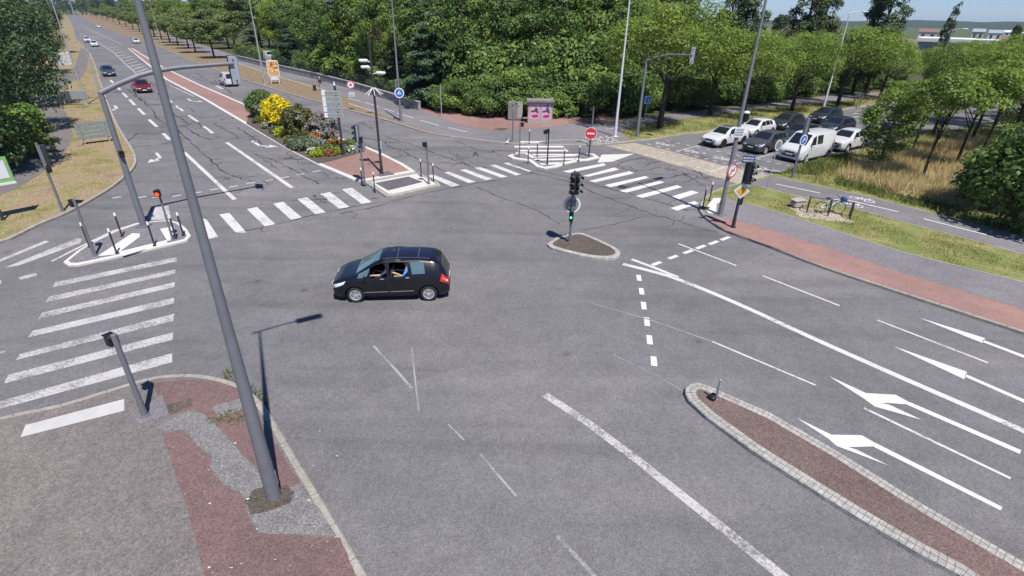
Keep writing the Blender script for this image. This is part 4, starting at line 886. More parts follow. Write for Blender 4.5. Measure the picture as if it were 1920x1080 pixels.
b = MB(); b.box((0, 0, .2), (.75, .42, .34), 0, bev=.06); b.box((0, 0, .42), (.85, .5, .1), 0, bev=.03); b.build('block', 'concrete', t)
# wall and fence along the far path
WP = [(447, 113), (532, 134), (600, 150), (670, 169), (728, 187), (787, 207)]
b = MB()
Pw = G(WP, Z1)
for i in range(len(Pw) - 1):
    a_, c_ = Vector(Pw[i]), Vector(Pw[i + 1]); d = (c_ - a_); L_ = d.length; mid = (a_ + c_) / 2; rz = math.atan2(d.y, d.x)
    b.box((mid.x, mid.y, .55), (L_ - .01, .3, .85), 0, rz); b.box((mid.x, mid.y, 1.02), (L_ - .004, .4, .09), 0, rz)
o = b.build('low_wall', mat('rubble', (.30, .285, .26), .9, 0, .45, 1.6, bump=.5, bscale=5)); tag(o, 'low grey rubble wall with stone coping along the far path', 'wall')
mat('fence_green', (.05, .07, .06), .5, .2)
b = MB(); posts = []
nrm = Vector((.6, .8)).normalized()
for i in range(len(Pw) - 1):
    a_, c_ = Vector(Pw[i]) + nrm * .35, Vector(Pw[i + 1]) + nrm * .35; n = max(2, int((c_ - a_).length / 2.6))
    for k in range(n):
        q = a_.lerp(c_, k / n); q2 = a_.lerp(c_, (k + 1) / n); posts.append(q)
        for zz in [.3 + .2 * j for j in range(10)]: b.tube([(q.x, q.y, zz), (q2.x, q2.y, zz)], .012, 0, 4, cap=False)
        for j in range(1, 12): w_ = q.lerp(q2, j / 12); b.tube([(w_.x, w_.y, .2), (w_.x, w_.y, 2.15)], .01, 0, 4, cap=False)
ft = thing('fence', 'dark green wire mesh fence behind the low rubble wall', 'fence', (0, 0, 0)); b.build('mesh', 'fence_green', ft)
for q in posts[:90]:
    b = MB(); b.tube([(q.x, q.y, 0), (q.x, q.y, 2.25)], .035, 0, 8); b.build('fence_post', 'fence_green', ft)
p = g(803, 193, Z1); t = thing('notice_board', 'small white notice fixed to posts at the end of the fence', 'notice board', p, cam_ang(p))
post(t, 1.6, .03, 'fence_green', base=False); panel(t, 1.3, 0, .5, .6, 'sign_white', .05, 'notice', 3, None, seed=12)
# ------------------------------------------------------------------ vehicles
mat('glass', (0.012, 0.016, 0.02), 0.06, 0, 0.1, 2, spec=0.8)
mat('glass_tint', (0.09, 0.15, 0.17), 0.05, 0, 0.1, 2, spec=0.9)
mat('rubber', (0.02, 0.02, 0.02), 0.85, 0, 0.2, 8)
mat('rim_silver', (0.62, 0.62, 0.64), 0.4, 0.3, 0.08, 8)
mat('rim_dark', (0.05, 0.05, 0.055), 0.4, 0.5, 0.1, 8)
mat('head_glass', (0.62, 0.66, 0.66), 0.12, 0, 0.15, 9, coat=1)
mat('tail_red', (0.55, 0.02, 0.02), 0.2, 0, 0.2, 9, coat=1)
mat('tail_orange', (0.8, 0.2, 0.05), 0.2, 0, 0.2, 9, coat=1)
mat('chrome', (0.7, 0.7, 0.72), 0.2, 0.9, 0.05, 9)
mat('trim_black', (0.016, 0.016, 0.018), 0.6, 0, 0.2, 6)
mat('plate_white', (0.75, 0.75, 0.73), 0.5, 0, 0.04, 9)
mat('roof_glass', (0.010, 0.012, 0.026), 0.07, 0, 0.2, 5, spec=0.8)
mat('seat_cloth', (0.03, 0.03, 0.033), 0.9, 0, 0.2, 9)
def carpaint(name, col, metal=0.0, rough=0.32): return mat(name, col, rough, metal, 0.05, 1.2, coat=0.5, spec=.35)
carpaint('paint_black', (0.006, 0.006, 0.010)); carpaint('paint_white', (0.56, 0.57, 0.58)); carpaint('paint_grey', (0.075, 0.08, 0.092), .3); carpaint('paint_dark', (0.034, 0.037, 0.045), .2)
carpaint('paint_red', (0.16, 0.012, 0.022), .2); carpaint('paint_blue', (0.05, 0.075, 0.13), .3); carpaint('paint_navy', (0.026, 0.033, 0.050), .2)

def lerp_tab(tab, x):
    if x <= tab[0][0]: return tab[0][1]
    for (x0, y0), (x1, y1) in zip(tab, tab[1:]):
        if x <= x1:
            t = (x - x0) / (x1 - x0); return y0 + (y1 - y0) * t
    return tab[-1][1]
KINDS = {   # x from the front as a share of the length; heights as a share of the total height
 'mpv': dict(top=[(0, .44), (.02, .49), (.07, .555), (.14, .60), (.20, .645), (.30, .80), (.38, .925), (.44, .975), (.55, 1), (.75, .985), (.88, .945), (.93, .86), (.975, .66), (.99, .55), (1, .47)], belt=[(0, .42), (.15, .56), (.25, .59), (.6, .625), (.9, .66), (1, .5)], cowl=.20, rf=.42, rr=.89, wn=[(.225, .235, .30, .335), (.30, .335, .475, .475), (.495, .495, .675, .655), (.69, .672, .80, .79)], doors=[(.265, .485), (.49, .70)]),
 'suv': dict(top=[(0, .50), (.02, .56), (.08, .60), (.18, .645), (.27, .675), (.37, .85), (.44, .95), (.52, .99), (.65, 1), (.80, .97), (.90, .90), (.95, .75), (.985, .60), (1, .50)], belt=[(0, .48), (.15, .59), (.3, .625), (.9, .68), (1, .55)], cowl=.27, rf=.46, rr=.85, wn=[(.31, .42, .535, .535), (.55, .55, .70, .69), (.715, .705, .82, .80)], doors=[(.31, .54), (.545, .72)]),
 'coupe_suv': dict(top=[(0, .46), (.02, .52), (.08, .575), (.18, .62), (.26, .655), (.36, .84), (.43, .95), (.52, 1), (.62, .985), (.78, .89), (.90, .76), (.955, .70), (.985, .6), (1, .5)], belt=[(0, .44), (.15, .56), (.3, .61), (.9, .67), (1, .55)], cowl=.26, rf=.45, rr=.70, wn=[(.30, .41, .525, .525), (.54, .54, .70, .67)], doors=[(.30, .53), (.535, .71)]),
 'hatch': dict(top=[(0, .43), (.02, .49), (.08, .55), (.16, .60), (.24, .64), (.35, .83), (.42, .945), (.50, .99), (.62, 1), (.80, .96), (.90, .88), (.95, .74), (.985, .58), (1, .48)], belt=[(0, .41), (.15, .55), (.3, .60), (.9, .66), (1, .52)], cowl=.24, rf=.44, rr=.86, wn=[(.285, .40, .52, .52), (.535, .535, .69, .67), (.705, .69, .80, .78)], doors=[(.29, .525), (.53, .71)]),
 'van': dict(top=[(0, .42), (.015, .47), (.05, .52), (.11, .575), (.16, .62), (.25, .83), (.31, .95), (.36, .99), (.5, 1), (.8, 1), (.965, .985), (.985, .95), (.995, .6), (1, .45)], belt=[(0, .40), (.1, .53), (.2, .565), (1, .575)], cowl=.15, rf=.315, rr=.965, wn=[(.20, .29, .375, .375), (.41, .41, .57, .57)], doors=[(.195, .385), (.395, .60)]),
 'small_van': dict(top=[(0, .42), (.02, .48), (.06, .54), (.14, .585), (.22, .625), (.32, .86), (.38, .96), (.45, 1), (.7, 1), (.95, .975), (.975, .93), (.99, .6), (1, .45)], belt=[(0, .40), (.15, .55), (.3, .585), (1, .6)], cowl=.21, rf=.38, rr=.95, wn=[(.27, .36, .47, .47), (.49, .49, .68, .68)], doors=[(.26, .48), (.485, .70)]),
}
def make_car(label, kind, L, W, Ht, paint_, group='vehicles on the crossroads', wb=None, fo=None, detail=2, rim='rim_silver', roof=None, open_windows=False, glass='glass', name='car', cat='car', cladding=False, panel_van=False, rails=False):
    K = KINDS[kind]; t = thing(name, label, cat, (0, 0, 0), 0, group)
    wr_ = 0.32 if kind in ('suv', 'van', 'small_van') else 0.31
    if kind in ('coupe_suv',): wr_ = .35
    wb = wb or L * .615; fo = fo or L * .195
    gc = .2 if kind != 'mpv' else .17
    hw = [(0, .76), (.02, .86), (.07, .95), (.15, .985), (.25, 1), (.8, 1), (.92, .97), (.975, .90), (1, .82)]
    rw = [(0, .74), (.1, .86), (K['cowl'], .87), (K['rf'], .70 if kind not in ('van', 'small_van') else .80), (K['rr'], .68 if kind not in ('van', 'small_van') else .80), (1, .70 if 'van' not in kind else .82)]
    zbt = [(0, gc + .08), (.04, gc), (.95, gc + .03), (1, gc + .14)]
    def ring(x):
        f = x / L; w = W / 2 * lerp_tab(hw, f); zt = Ht * lerp_tab(K['top'], f); zb = lerp_tab(zbt, f)
        bl = min(Ht * lerp_tab(K['belt'], f), zt - .03); gh = zt - bl; r = W / 2 * lerp_tab(rw, f); r = min(r, w * .93)
        return [(0, zb), (w * .84, zb), (w * .965, zb + .1), (w, zb + .42 * (bl - zb)), (w * .99, bl - .08), (w * .955, bl), (w * .955 + (r - w * .955) * .8, bl + gh * .80), (r * .93, bl + gh * .95), (r * .6, zt - .004), (0, zt + .012)]
    def P(x, v, sy=1):
        v = max(0, min(9, v)); R_ = ring(max(0, min(L, x))); i = min(8, int(v)); q = v - i
        return Vector((L / 2 - x, sy * (R_[i][0] + (R_[i + 1][0] - R_[i][0]) * q), R_[i][1] + (R_[i + 1][1] - R_[i][1]) * q))
    def N(x, v, sy):
        e = .02; a = P(min(L, x + e), v, sy) - P(max(0, x - e), v, sy); c = P(x, min(9, v + e), sy) - P(x, max(0, v - e), sy)
        n = a.cross(c)
        if n.length < 1e-9: return Vector((0, 0, 1))
        n.normalize()
        ce = Vector((P(x, v, sy).x, 0, Ht * .45))
        return n if n.dot(P(x, v, sy) - ce) > 0 else -n
    def patch(b, c, sy, off, mi=0, nx=5, nv=4):       # c = four (x, v) corners: bottom front, bottom rear, top rear, top front
        vs = []
        for j in range(nv + 1):
            for i in range(nx + 1):
                u, s = i / nx, j / nv
                x = (c[0][0] * (1 - u) + c[1][0] * u) * (1 - s) + (c[3][0] * (1 - u) + c[2][0] * u) * s
                v = (c[0][1] * (1 - u) + c[1][1] * u) * (1 - s) + (c[3][1] * (1 - u) + c[2][1] * u) * s
                vs.append(P(x, v, sy) + N(x, v, sy) * off)
        fs = [(j * (nx + 1) + i, j * (nx + 1) + i + 1, (j + 1) * (nx + 1) + i + 1, (j + 1) * (nx + 1) + i) for j in range(nv) for i in range(nx)]
        if sy < 0: fs = [tuple(reversed(f)) for f in fs]
        b.add(vs, [tuple(reversed(f)) for f in fs], mi)
    def across(b, x0, x1, v0, off, mi=0, nx=6, ny=10):      # a band across the top, between x0 and x1
        vs = []
        for i in range(nx + 1):
            x = x0 + (x1 - x0) * i / nx
            for j in range(ny + 1):
                u = -1 + 2 * j / ny; v = 9 - abs(u) * (9 - v0); sy = 1 if u <= 0 else -1
                vs.append(P(x, v, sy) + N(x, min(8.9, v), sy) * off)
        b.add(vs, [(i * (ny + 1) + j, (i + 1) * (ny + 1) + j, (i + 1) * (ny + 1) + j + 1, i * (ny + 1) + j + 1) for i in range(nx) for j in range(ny)], mi)
    xs = sorted(set([round(L * f, 4) for f, _ in K['top']] + [round(L * k / 26, 4) for k in range(27)] + [round(L * f, 4) for w_ in K['wn'] for f in w_]))
    xs = [x for i, x in enumerate(xs) if i == 0 or x - xs[i - 1] > .012]
    b = MB(); vs = []
    for x in xs:
        R_ = ring(x); vs += [Vector((L / 2 - x, y, z)) for y, z in R_] + [Vector((L / 2 - x, -y, z)) for y, z in R_[-2:0:-1]]
    n = 18; fs = []
    for i in range(len(xs) - 1):
        for k in range(n): fs.append((i * n + k, i * n + (k + 1) % n, (i + 1) * n + (k + 1) % n, (i + 1) * n + k))
    fs.append(tuple(range(n - 1, -1, -1))); fs.append(tuple(range((len(xs) - 1) * n, len(xs) * n)))
    b.add(vs, fs, 0)
    body = b.build('body', [paint_, 'trim_black'], t, True)
    bm = bmesh.new(); bm.from_mesh(body.data); bmesh.ops.recalc_face_normals(bm, faces=bm.faces); bm.to_mesh(body.data); bm.free()
    wx = [L / 2 - fo, L / 2 - fo - wb]; tr = W / 2 - .02
    if detail >= 1:
        cu = MB()
        for x in wx:
            for s in (1, -1): cu.tube([(x, s * (W / 2 - .32), wr_), (x, s * (W / 2 + .2), wr_)], wr_ + .075, 1, 24)
        co = cu.build('cutter', [paint_, 'trim_black'])
        co.parent = t
        md = body.modifiers.new('arch', 'BOOLEAN'); md.operation = 'DIFFERENCE'; md.object = co; md.solver = 'EXACT'
        bpy.context.view_layer.update()
        dg = bpy.context.evaluated_depsgraph_get(); me = bpy.data.meshes.new_from_object(body.evaluated_get(dg))
        body.modifiers.clear(); body.data = me; bpy.data.objects.remove(co)
    if open_windows:
        bm = bmesh.new(); bm.from_mesh(body.data); kill = []
        for f in bm.faces:
            c = f.calc_center_median(); x = L / 2 - c.x
            if c.y > W * .3 and abs(f.normal.y) > .5:
                for w_ in (K['wn'][1], K['wn'][2]):
                    zt_ = P(x, 5, 1).z
                    if L * max(w_[0], w_[1]) - .01 < x < L * min(w_[2], w_[3]) + .03 and zt_ + .01 < c.z < P(x, 6, 1).z + .01: kill.append(f)
        bmesh.ops.delete(bm, geom=kill, context='FACES'); bm.to_mesh(body.data); bm.free()
    # glazing
    b = MB(); across(b, L * K['cowl'] + .04, L * K['rf'] - .03, 7.35, .008); b.build('windscreen', glass if detail < 2 else ('glass_tint' if open_windows else 'glass'), t, True)
    if not panel_van:
        b = MB(); across(b, L * K['rr'] + .05, L * (.965 if kind not in ('van', 'small_van') else .99), 7.2, .008); b.build('rear_window', 'glass', t, True)
    for sy in (1, -1):
        for k, (a0, a1, a2, a3) in enumerate(K['wn']):
            if open_windows and sy == 1 and k in (1, 2): continue
            b = MB(); patch(b, [(L * a0, 5.12), (L * a2, 5.12), (L * a3, 6.02), (L * a1, 6.02)], sy, .007)
            b.build('side_window', 'glass_tint' if (open_windows and k in (0, 3)) else 'glass', t, True)
        if detail >= 2:
            for d0, d1 in K['doors']:
                b = MB(); patch(b, [(L * d0, 2.05), (L * d1, 2.05), (L * d1, 4.97), (L * d0, 4.97)], sy, .003, 1, 8, 5); patch(b, [(L * d0 + .014, 2.12), (L * d1 - .014, 2.12), (L * d1 - .014, 4.95), (L * d0 + .014, 4.95)], sy, .007, 0, 8, 5)
                dr = b.build('door', [paint_, 'trim_black'], t, True)
                q = P(L * d1 - .22, 4.45, sy); h = MB(); h.box(q + Vector((0, sy * .025, 0)), (.17, .03, .035), 0, bev=.01); h.build('handle', 'chrome' if open_windows else paint_, dr)
                if open_windows:
                    h = MB(); patch(h, [(L * d0 + .02, 2.62), (L * d1 - .02, 2.62), (L * d1 - .02, 2.75), (L * d0 + .02, 2.75)], sy, .016, 0, 8, 1); h.build('trim_strip', 'chrome', dr)
    if detail >= 1:
        for sy in (1, -1):
            q = P(L * (K['cowl'] + .09), 5, sy) + Vector((0, sy * .10, .06)); b = MB(); b.box(q, (.11, .2, .14), 0, bev=.04); b.box(q + Vector((.02, -sy * .09, -.06)), (.06, .08, .04)); mo = b.build('mirror', paint_ if detail > 1 else 'trim_black', t, True)
            b = MB(); patch(b, [(.03, 3.75), (L * .105, 3.95), (L * .125, 4.92), (.06, 4.9)], sy, .008, 0, 5, 3)
            w0 = W / 2 * .76; zf = Ht * K['top'][0][1]; b.box((L / 2 + .012, sy * w0 * .72, zf - .06), (.03, w0 * .42, .11), 0, bev=.01); b.build('headlight', 'head_glass', t, True)
            b = MB(); patch(b, [(L * .925, 3.7), (L - .01, 3.7), (L - .012, 5.3), (L * .94, 5.35)], sy, .010, 0, 5, 3)
            if open_windows: patch(b, [(L * .945, 4.1), (L * .965, 4.1), (L * .967, 4.7), (L * .947, 4.7)], sy, .016, 1, 2, 2); patch(b, [(L * .972, 4.0), (L * .99, 4.0), (L * .99, 4.7), (L * .974, 4.7)], sy, .016, 2, 2, 2)
            b.build('tail_light', ['tail_red', 'tail_orange', 'head_glass'], t, True)
        w0 = W / 2 * .76; zf = Ht * K['top'][0][1]
        b = MB(); b.box((L / 2 + .008, 0, zf - .09), (.025, w0 * 1.0, .15), 0, bev=.01); b.box((L / 2 + .015, 0, zf - .33), (.03, w0 * 1.5, .16), 0, bev=.01)
        if detail >= 2: b.box((L / 2 + .02, 0, zf - .045), (.02, w0 * .9, .018), 1)
        b.build('grille', ['trim_black', 'chrome'], t, True)
        b = MB(); b.box((L / 2 + .035, 0, zf - .24), (.015, .46, .10), 0); b.build('number_plate', 'plate_white', t)
        b = MB(); b.box((-L / 2 - .012, 0, Ht * .42), (.015, .46, .10), 0); b.build('number_plate', 'plate_white', t)
        b = MB()
        for sy in (1, -1): patch(b, [(L * .30, 1.05), (L * .70, 1.05), (L * .70, 2.0), (L * .30, 2.0)], sy, .006, 0, 6, 2)
        b.box((L / 2 - .10, 0, .28), (.24, W * .80, .12), 0, bev=.04); b.box((-L / 2 + .08, 0, .36), (.2, W * .82, .12), 0, bev=.04)
        b.build('bumper_trim', 'trim_black', t, True)
        if cladding:
            b = MB()
            for x in wx:
                for sy in (1, -1):
                    vs = []
                    for k in range(13):
                        an = math.pi * k / 12
                        for r in (wr_ + .07, wr_ + .14): vs.append((x + r * math.cos(an), sy * (W / 2 + .008), wr_ + r * math.sin(an)))
                    b.add(vs, [(2 * k, 2 * k + 1, 2 * k + 3, 2 * k + 2) for k in range(12)])
            b.build('wheel_arch_trim', 'trim_black', t)
    if roof:
        b = MB(); across(b, L * K['rf'] + .03, L * K['rr'] - .02, 7.5, .008); o = b.build('roof_panel', roof, t, True)
        if open_windows:
            b = MB()
            for f in (.56, .74): across(b, L * f, L * f + .02, 7.5, .012, 0, 1, 10)
            for sy in (1, -1): patch(b, [(L * .44, 7.15), (L * .84, 7.15), (L * .84, 7.3), (L * .44, 7.3)], sy, .03, 0, 10, 1)
            b.build('roof_rail', 'chrome', o, True)
    if rails:
        for sy in (1, -1):
            b = MB(); b.tube([P(L * f, 7.2, sy) + Vector((0, 0, .05)) for f in (.46, .55, .65, .75, .82)], .022, 0, 6); b.build('roof_rail', 'chrome', t, True)
    # wheels
    for x in wx:
        for sy in (1, -1):
            y = sy * tr; b = MB(); n = 24; prof = [(.62, -.02), (.66, -.005), (.93, 0), (1, -.03), (1, -.17), (.93, -.2), (.6, -.2)]
            vs = [(x + wr_ * r * math.cos(k * 2 * math.pi / n), y + sy * d, wr_ + wr_ * r * math.sin(k * 2 * math.pi / n)) for r, d in prof for k in range(n)]
            b.add(vs, [(j * n + k, j * n + (k + 1) % n, (j + 1) * n + (k + 1) % n, (j + 1) * n + k) if sy < 0 else (j * n + k, (j + 1) * n + k, (j + 1) * n + (k + 1) % n, j * n + (k + 1) % n) for j in range(len(prof) - 1) for k in range(n)])
            wo = b.build('wheel', 'rubber', t, True)
            if detail >= 1:
                r = MB(); r.disc((x, y - sy * .05, wr_), wr_ * .65, (0, sy, 0), 1, .02, 20)
                for k in range(5 if detail > 1 else 6):
                    a = k * 2 * math.pi / (5 if detail > 1 else 6) + .3; dv = Vector((math.cos(a), 0, math.sin(a))); pv = Vector((-dv.z, 0, dv.x)); c0 = Vector((x, y - sy * .025, wr_))
                    q = [c0 + dv * .03 + pv * .05, c0 + dv * wr_ * .62 + pv * .075, c0 + dv * wr_ * .62 - pv * .075, c0 + dv * .03 - pv * .055]
                    r.add(q + [p_ + Vector((0, sy * .015, 0)) for p_ in q], [(4, 5, 6, 7), (7, 6, 5, 4), (0, 1, 5, 4), (1, 2, 6, 5), (2, 3, 7, 6), (3, 0, 4, 7)], 0)
                r.tube([(x + wr_ * .64 * math.cos(k * math.pi / 10), y - sy * .02, wr_ + wr_ * .64 * math.sin(k * math.pi / 10)) for k in range(21)], .02, 0, 6, cap=False)
                r.disc((x, y - sy * .015, wr_), .05, (0, sy, 0), 0, .02, 10)
                r.build('rim', [rim, 'rim_dark'], wo, True)
    return t, P, dict(L=L, W=W, wx=wx, tr=tr, wr=wr_)
def place_car(t, info, pf, pr, side):
    """pf, pr: pixels where the front and rear wheels of the visible side (1 left, -1 right) touch the road"""
    a, c = g(*pf), g(*pr); h = math.atan2(a.y - c.y, a.x - c.x); mid = (a + c) / 2
    lx = sum(info['wx']) / 2; v = Matrix.Rotation(h, 3, 'Z') @ Vector((lx, side * (info['tr'] - .08), 0))
    t.location = (mid.x - v.x, mid.y - v.y, 0.003); t.rotation_euler = (0, 0, h)
def place_nose(t, info, p, h):            # p: pixel on the road under the middle of the front bumper
    q = g(*p); v = Matrix.Rotation(h, 3, 'Z') @ Vector((info['L'] / 2, 0, 0)); t.location = (q.x - v.x, q.y - v.y, 0.003); t.rotation_euler = (0, 0, h)

hero, HP, HI = make_car('black people carrier with open side windows crossing the middle of the junction', 'mpv', 4.27, 1.81, 1.67, 'paint_black', wb=2.69, fo=.82, roof='roof_glass', open_windows=True)
place_car(hero, HI, (668, 566), (806, 563), 1)
b = MB()
for (x, y) in ((.28, .38), (.28, -.38), (-.62, .38), (-.62, -.38)):
    b.box((x, y, .55), (.5, .48, .2), 0, bev=.05); b.box((x - .28, y, .88), (.14, .46, .6), 0, M=Matrix.Rotation(-.25, 3, 'Y'), bev=.05); b.box((x - .36, y, 1.24), (.1, .26, .18), 0, M=Matrix.Rotation(-.2, 3, 'Y'), bev=.04)
b.build('seats', 'seat_cloth', hero, True)
b = MB(); b.box((.95, 0, .92), (.4, 1.4, .22), 0, bev=.06); b.tube([(.62 + .05 * math.sin(k * math.pi / 8), .38 + .18 * math.cos(k * math.pi / 8), .98 + .18 * math.sin(k * math.pi / 8)) for k in range(17)], .014, 0, 6, cap=False); b.build('dashboard', 'seat_cloth', hero, True)

aW = aBk + math.pi
CARS = [
 ('white electric crossover with dark roof first in the row by the far kerb', 'coupe_suv', 4.6, 1.86, 1.58, 'paint_white', (1326, 276), dict(rim='rim_dark', roof='paint_dark', detail=2)),
 ('dark grey crossover first in the middle lane beside the white van', 'suv', 4.4, 1.85, 1.6, 'paint_grey', (1404, 288), dict(detail=2)),
 ('white crossover with dark windows waiting behind the white van', 'suv', 4.55, 1.86, 1.63, 'paint_white', (1557, 284), dict(detail=2, cladding=True)),
 ('white hatchback second in the row by the far kerb', 'hatch', 4.1, 1.78, 1.46, 'paint_white', (1392, 256), dict(detail=2)),
 ('black hatchback third in the row by the far kerb', 'hatch', 4.2, 1.8, 1.5, 'paint_dark', (1451, 244), dict(detail=2)),
 ('black car last in the row by the far kerb', 'suv', 4.4, 1.82, 1.55, 'paint_navy', (1525, 232), dict(detail=2)),
 ('dark car half hidden behind the grey crossover and the van', 'hatch', 4.3, 1.8, 1.48, 'paint_dark', (1473, 267), dict(detail=1)),
 ('dark estate car behind the van in the middle lane', 'suv', 4.5, 1.82, 1.52, 'paint_navy', (1543, 253), dict(detail=2)),
]
for lb, k, L, W, Hh, pt, pp, kw in CARS:
    t, _, inf = make_car(lb, k, L, W, Hh, pt, 'cars waiting on the back road', **kw); place_nose(t, inf, pp, aW)
t, _, inf = make_car('white panel van with side window waiting nearest the verge', 'van', 5.0, 1.98, 2.12, 'paint_white', 'cars waiting on the back road', detail=2, name='van', cat='van', panel_van=True)
place_nose(t, inf, (1475, 304), aW)
FAR = [('dark blue car approaching in the left lane of the avenue', 'hatch', 4.2, 1.78, 1.5, 'paint_blue', (207, 144), aL, 1), ('dark red car approaching in the inner lane of the avenue', 'hatch', 4.2, 1.78, 1.48, 'paint_red', (273, 175), aL, 1),
       ('white car leading the two white cars far along the avenue', 'hatch', 4.1, 1.76, 1.5, 'paint_white', (179, 88), aL, 1), ('white car following just behind another white car', 'suv', 4.3, 1.78, 1.55, 'paint_white', (166, 80), aL, 1),
       ('white car driving on the far carriageway beside the street trees', 'hatch', 4.1, 1.78, 1.5, 'paint_white', (258, 82), aL, 1), ('tiny white car farthest off on the avenue', 'hatch', 4.1, 1.76, 1.5, 'paint_white', (186, 52), aL, 0)]
for lb, k, L, W, Hh, pt, pp, h, dt in FAR:
    t, _, inf = make_car(lb, k, L, W, Hh, pt, 'cars far along the avenue', detail=dt); place_nose(t, inf, pp, h)
t, _, inf = make_car('small white van driving away beside the red reservation', 'small_van', 4.2, 1.82, 1.8, 'paint_white', 'cars far along the avenue', detail=1, name='van', cat='van')
q = g(437, 163); t.location = (q.x, q.y, .003); v = Matrix.Rotation(aO, 3, 'Z') @ Vector((2.1, 0, 0)); t.location = (q.x + v.x, q.y + v.y, .003); t.rotation_euler = (0, 0, aO)
t, _, inf = make_car('white van top glimpsed over the hedge beyond the wall', 'van', 5.4, 2.0, 2.4, 'paint_white', 'cars far along the avenue', detail=0, name='van', cat='van'); q = g(505, 120); t.location = (q.x, q.y, .1); t.rotation_euler = (0, 0, 2.2)

# ------------------------------------------------------------------ people
mat('skin', (0.50, 0.30, 0.21), .6, 0, .08, 8); mat('hair_dark', (.03, .022, .018), .8, 0, .3, 20); mat('cloth_navy', (.035, .045, .09), .9, 0, .2, 12); mat('cloth_blue', (.10, .26, .62), .9, 0, .15, 12)
mat('cloth_black', (.02, .02, .022), .9, 0, .2, 12); mat('cloth_jeans', (.30, .36, .50), .9, 0, .2, 12); mat('cloth_olive', (.17, .20, .11), .9, 0, .2, 12); mat('cloth_cream', (.62, .55, .45), .9, 0, .1, 12)
def person(label, J, top, leg, loc, rz, hair='hair_dark', sleeves=True, hat=None):
    """J: joint positions. One skinned surface from the pelvis out; hands with five fingers"""
    names = list(J); idx = {n_: i for i, n_ in enumerate(names)}; R0 = dict(pelvis=.145, waist=.13, chest=.165, neck=.058, head=.088, crown=.082, nose=.02)
    V = [Vector(J[n_][:3]) for n_ in names]; Rr = [J[n_][3] for n_ in names]; E = [(idx[J[n_][4]], idx[n_]) for n_ in names if J[n_][4]]
    tagm = [J[n_][5] for n_ in names]
    for s in ('l', 'r'):                  # fingers rooted in the palm
        h, wv = V[idx['hand_' + s]], V[idx['wrist_' + s]]; d = (h - wv).normalized(); side = d.cross(Vector((0, 0, 1)));
        side = side.normalized() if side.length > .1 else Vector((1, 0, 0)); dn = side.cross(d)
        for k, (o_, l_) in enumerate(((-.030, .070), (-.010, .08), (.010, .075), (.030, .06))):
            i0 = len(V); V += [h + side * o_ + d * .03, h + side * o_ * 1.1 + d * (.03 + l_ * .55) - dn * .01, h + side * o_ * 1.1 + d * (.03 + l_ * .9) - dn * .03]; Rr += [.010, .009, .007]; E += [(idx['hand_' + s], i0), (i0, i0 + 1), (i0 + 1, i0 + 2)]; tagm += [0, 0, 0]
        i0 = len(V); V += [h - side * .04 - d * .01, h - side * .065 + d * .03 - dn * .01]; Rr += [.012, .009]; E += [(idx['hand_' + s], i0), (i0, i0 + 1)]; tagm += [0, 0]
    me = bpy.data.meshes.new('person'); me.from_pydata([tuple(v) for v in V], E, []); t = thing('person', label, 'person', loc, rz)
    o = bpy.data.objects.new('body', me); COL.objects.link(o); o.parent = t
    sk = o.modifiers.new('skin', 'SKIN'); sub = o.modifiers.new('sub', 'SUBSURF'); sub.levels = sub.render_levels = 1
    for i, sv in enumerate(me.skin_vertices[0].data): sv.radius = (Rr[i], Rr[i]); sv.use_root = (i == 0)
    bpy.context.view_layer.update(); dg = bpy.context.evaluated_depsgraph_get(); m2 = bpy.data.meshes.new_from_object(o.evaluated_get(dg)); o.modifiers.clear(); o.data = m2
    m2.materials.clear()
    for k in ('skin', top, leg, 'cloth_black'): m2.materials.append(MATS[k])
    segs = [(V[a], V[c], tagm[c]) for a, c in E]
    for f in m2.polygons:
        best = (9e9, 0)
        for a, c, m_ in segs:
            ab = c - a; tt = max(0, min(1, (f.center - a).dot(ab) / max(1e-9, ab.length_squared))); dd = (f.center - a - ab * tt).length
            if dd < best[0]: best = (dd, m_)
        f.material_index = best[1]; f.use_smooth = True
    hc = (V[idx['head']] + V[idx['crown']]) / 2
    b = MB(); b.sphere(hc + Vector((-.018, 0, .03)), .108, 0, 14, 9, (1, .86, 1.02)); ho = b.build('hair' if not hat else 'hat', hat or hair, t, True)
    b = MB()
    for s in (1, -1): b.sphere(hc + Vector((.095, s * .033, -.005)), .012, 0, 8, 5)
    b.box(hc + Vector((.088, 0, -.07)), (.012, .045, .01)); b.build('face_features', 'hair_dark', t)
    return t
def sitting(arm_out):
    d = dict(pelvis=(0, 0, .10, .15, None, 2), waist=(-.06, 0, .26, .13, 'pelvis', 1), chest=(-.12, 0, .46, .16, 'waist', 1), neckb=(-.13, 0, .60, .075, 'chest', 1), neck=(-.12, 0, .66, .055, 'neckb', 0), head=(-.10, 0, .74, .085, 'neck', 0), crown=(-.10, 0, .84, .075, 'head', 0), nose=(.0, 0, .75, .018, 'head', 0))
    for s, k in (('l', 1), ('r', -1)):
        d['sh_' + s] = (-.13, k * .19, .53, .062, 'chest', 1)
        if s == 'l' and arm_out: d['el_l'] = (.10, .30, .42, .048, 'sh_l', 1); d['wrist_l'] = (.33, .34, .44, .034, 'el_l', 0); d['hand_l'] = (.41, .33, .44, .036, 'wrist_l', 0)
        else: d['el_' + s] = (.05, k * .24, .32, .045, 'sh_' + s, 1); d['wrist_' + s] = (.28, k * .16, .40, .032, 'el_' + s, 0); d['hand_' + s] = (.36, k * .14, .42, .034, 'wrist_' + s, 0)
        d['hip_' + s] = (.02, k * .10, .08, .10, 'pelvis', 2); d['knee_' + s] = (.44, k * .12, .16, .065, 'hip_' + s, 2); d['ank_' + s] = (.62, k * .12, -.22, .045, 'knee_' + s, 2); d['toe_' + s] = (.78, k * .12, -.26, .04, 'ank_' + s, 3)
    return d
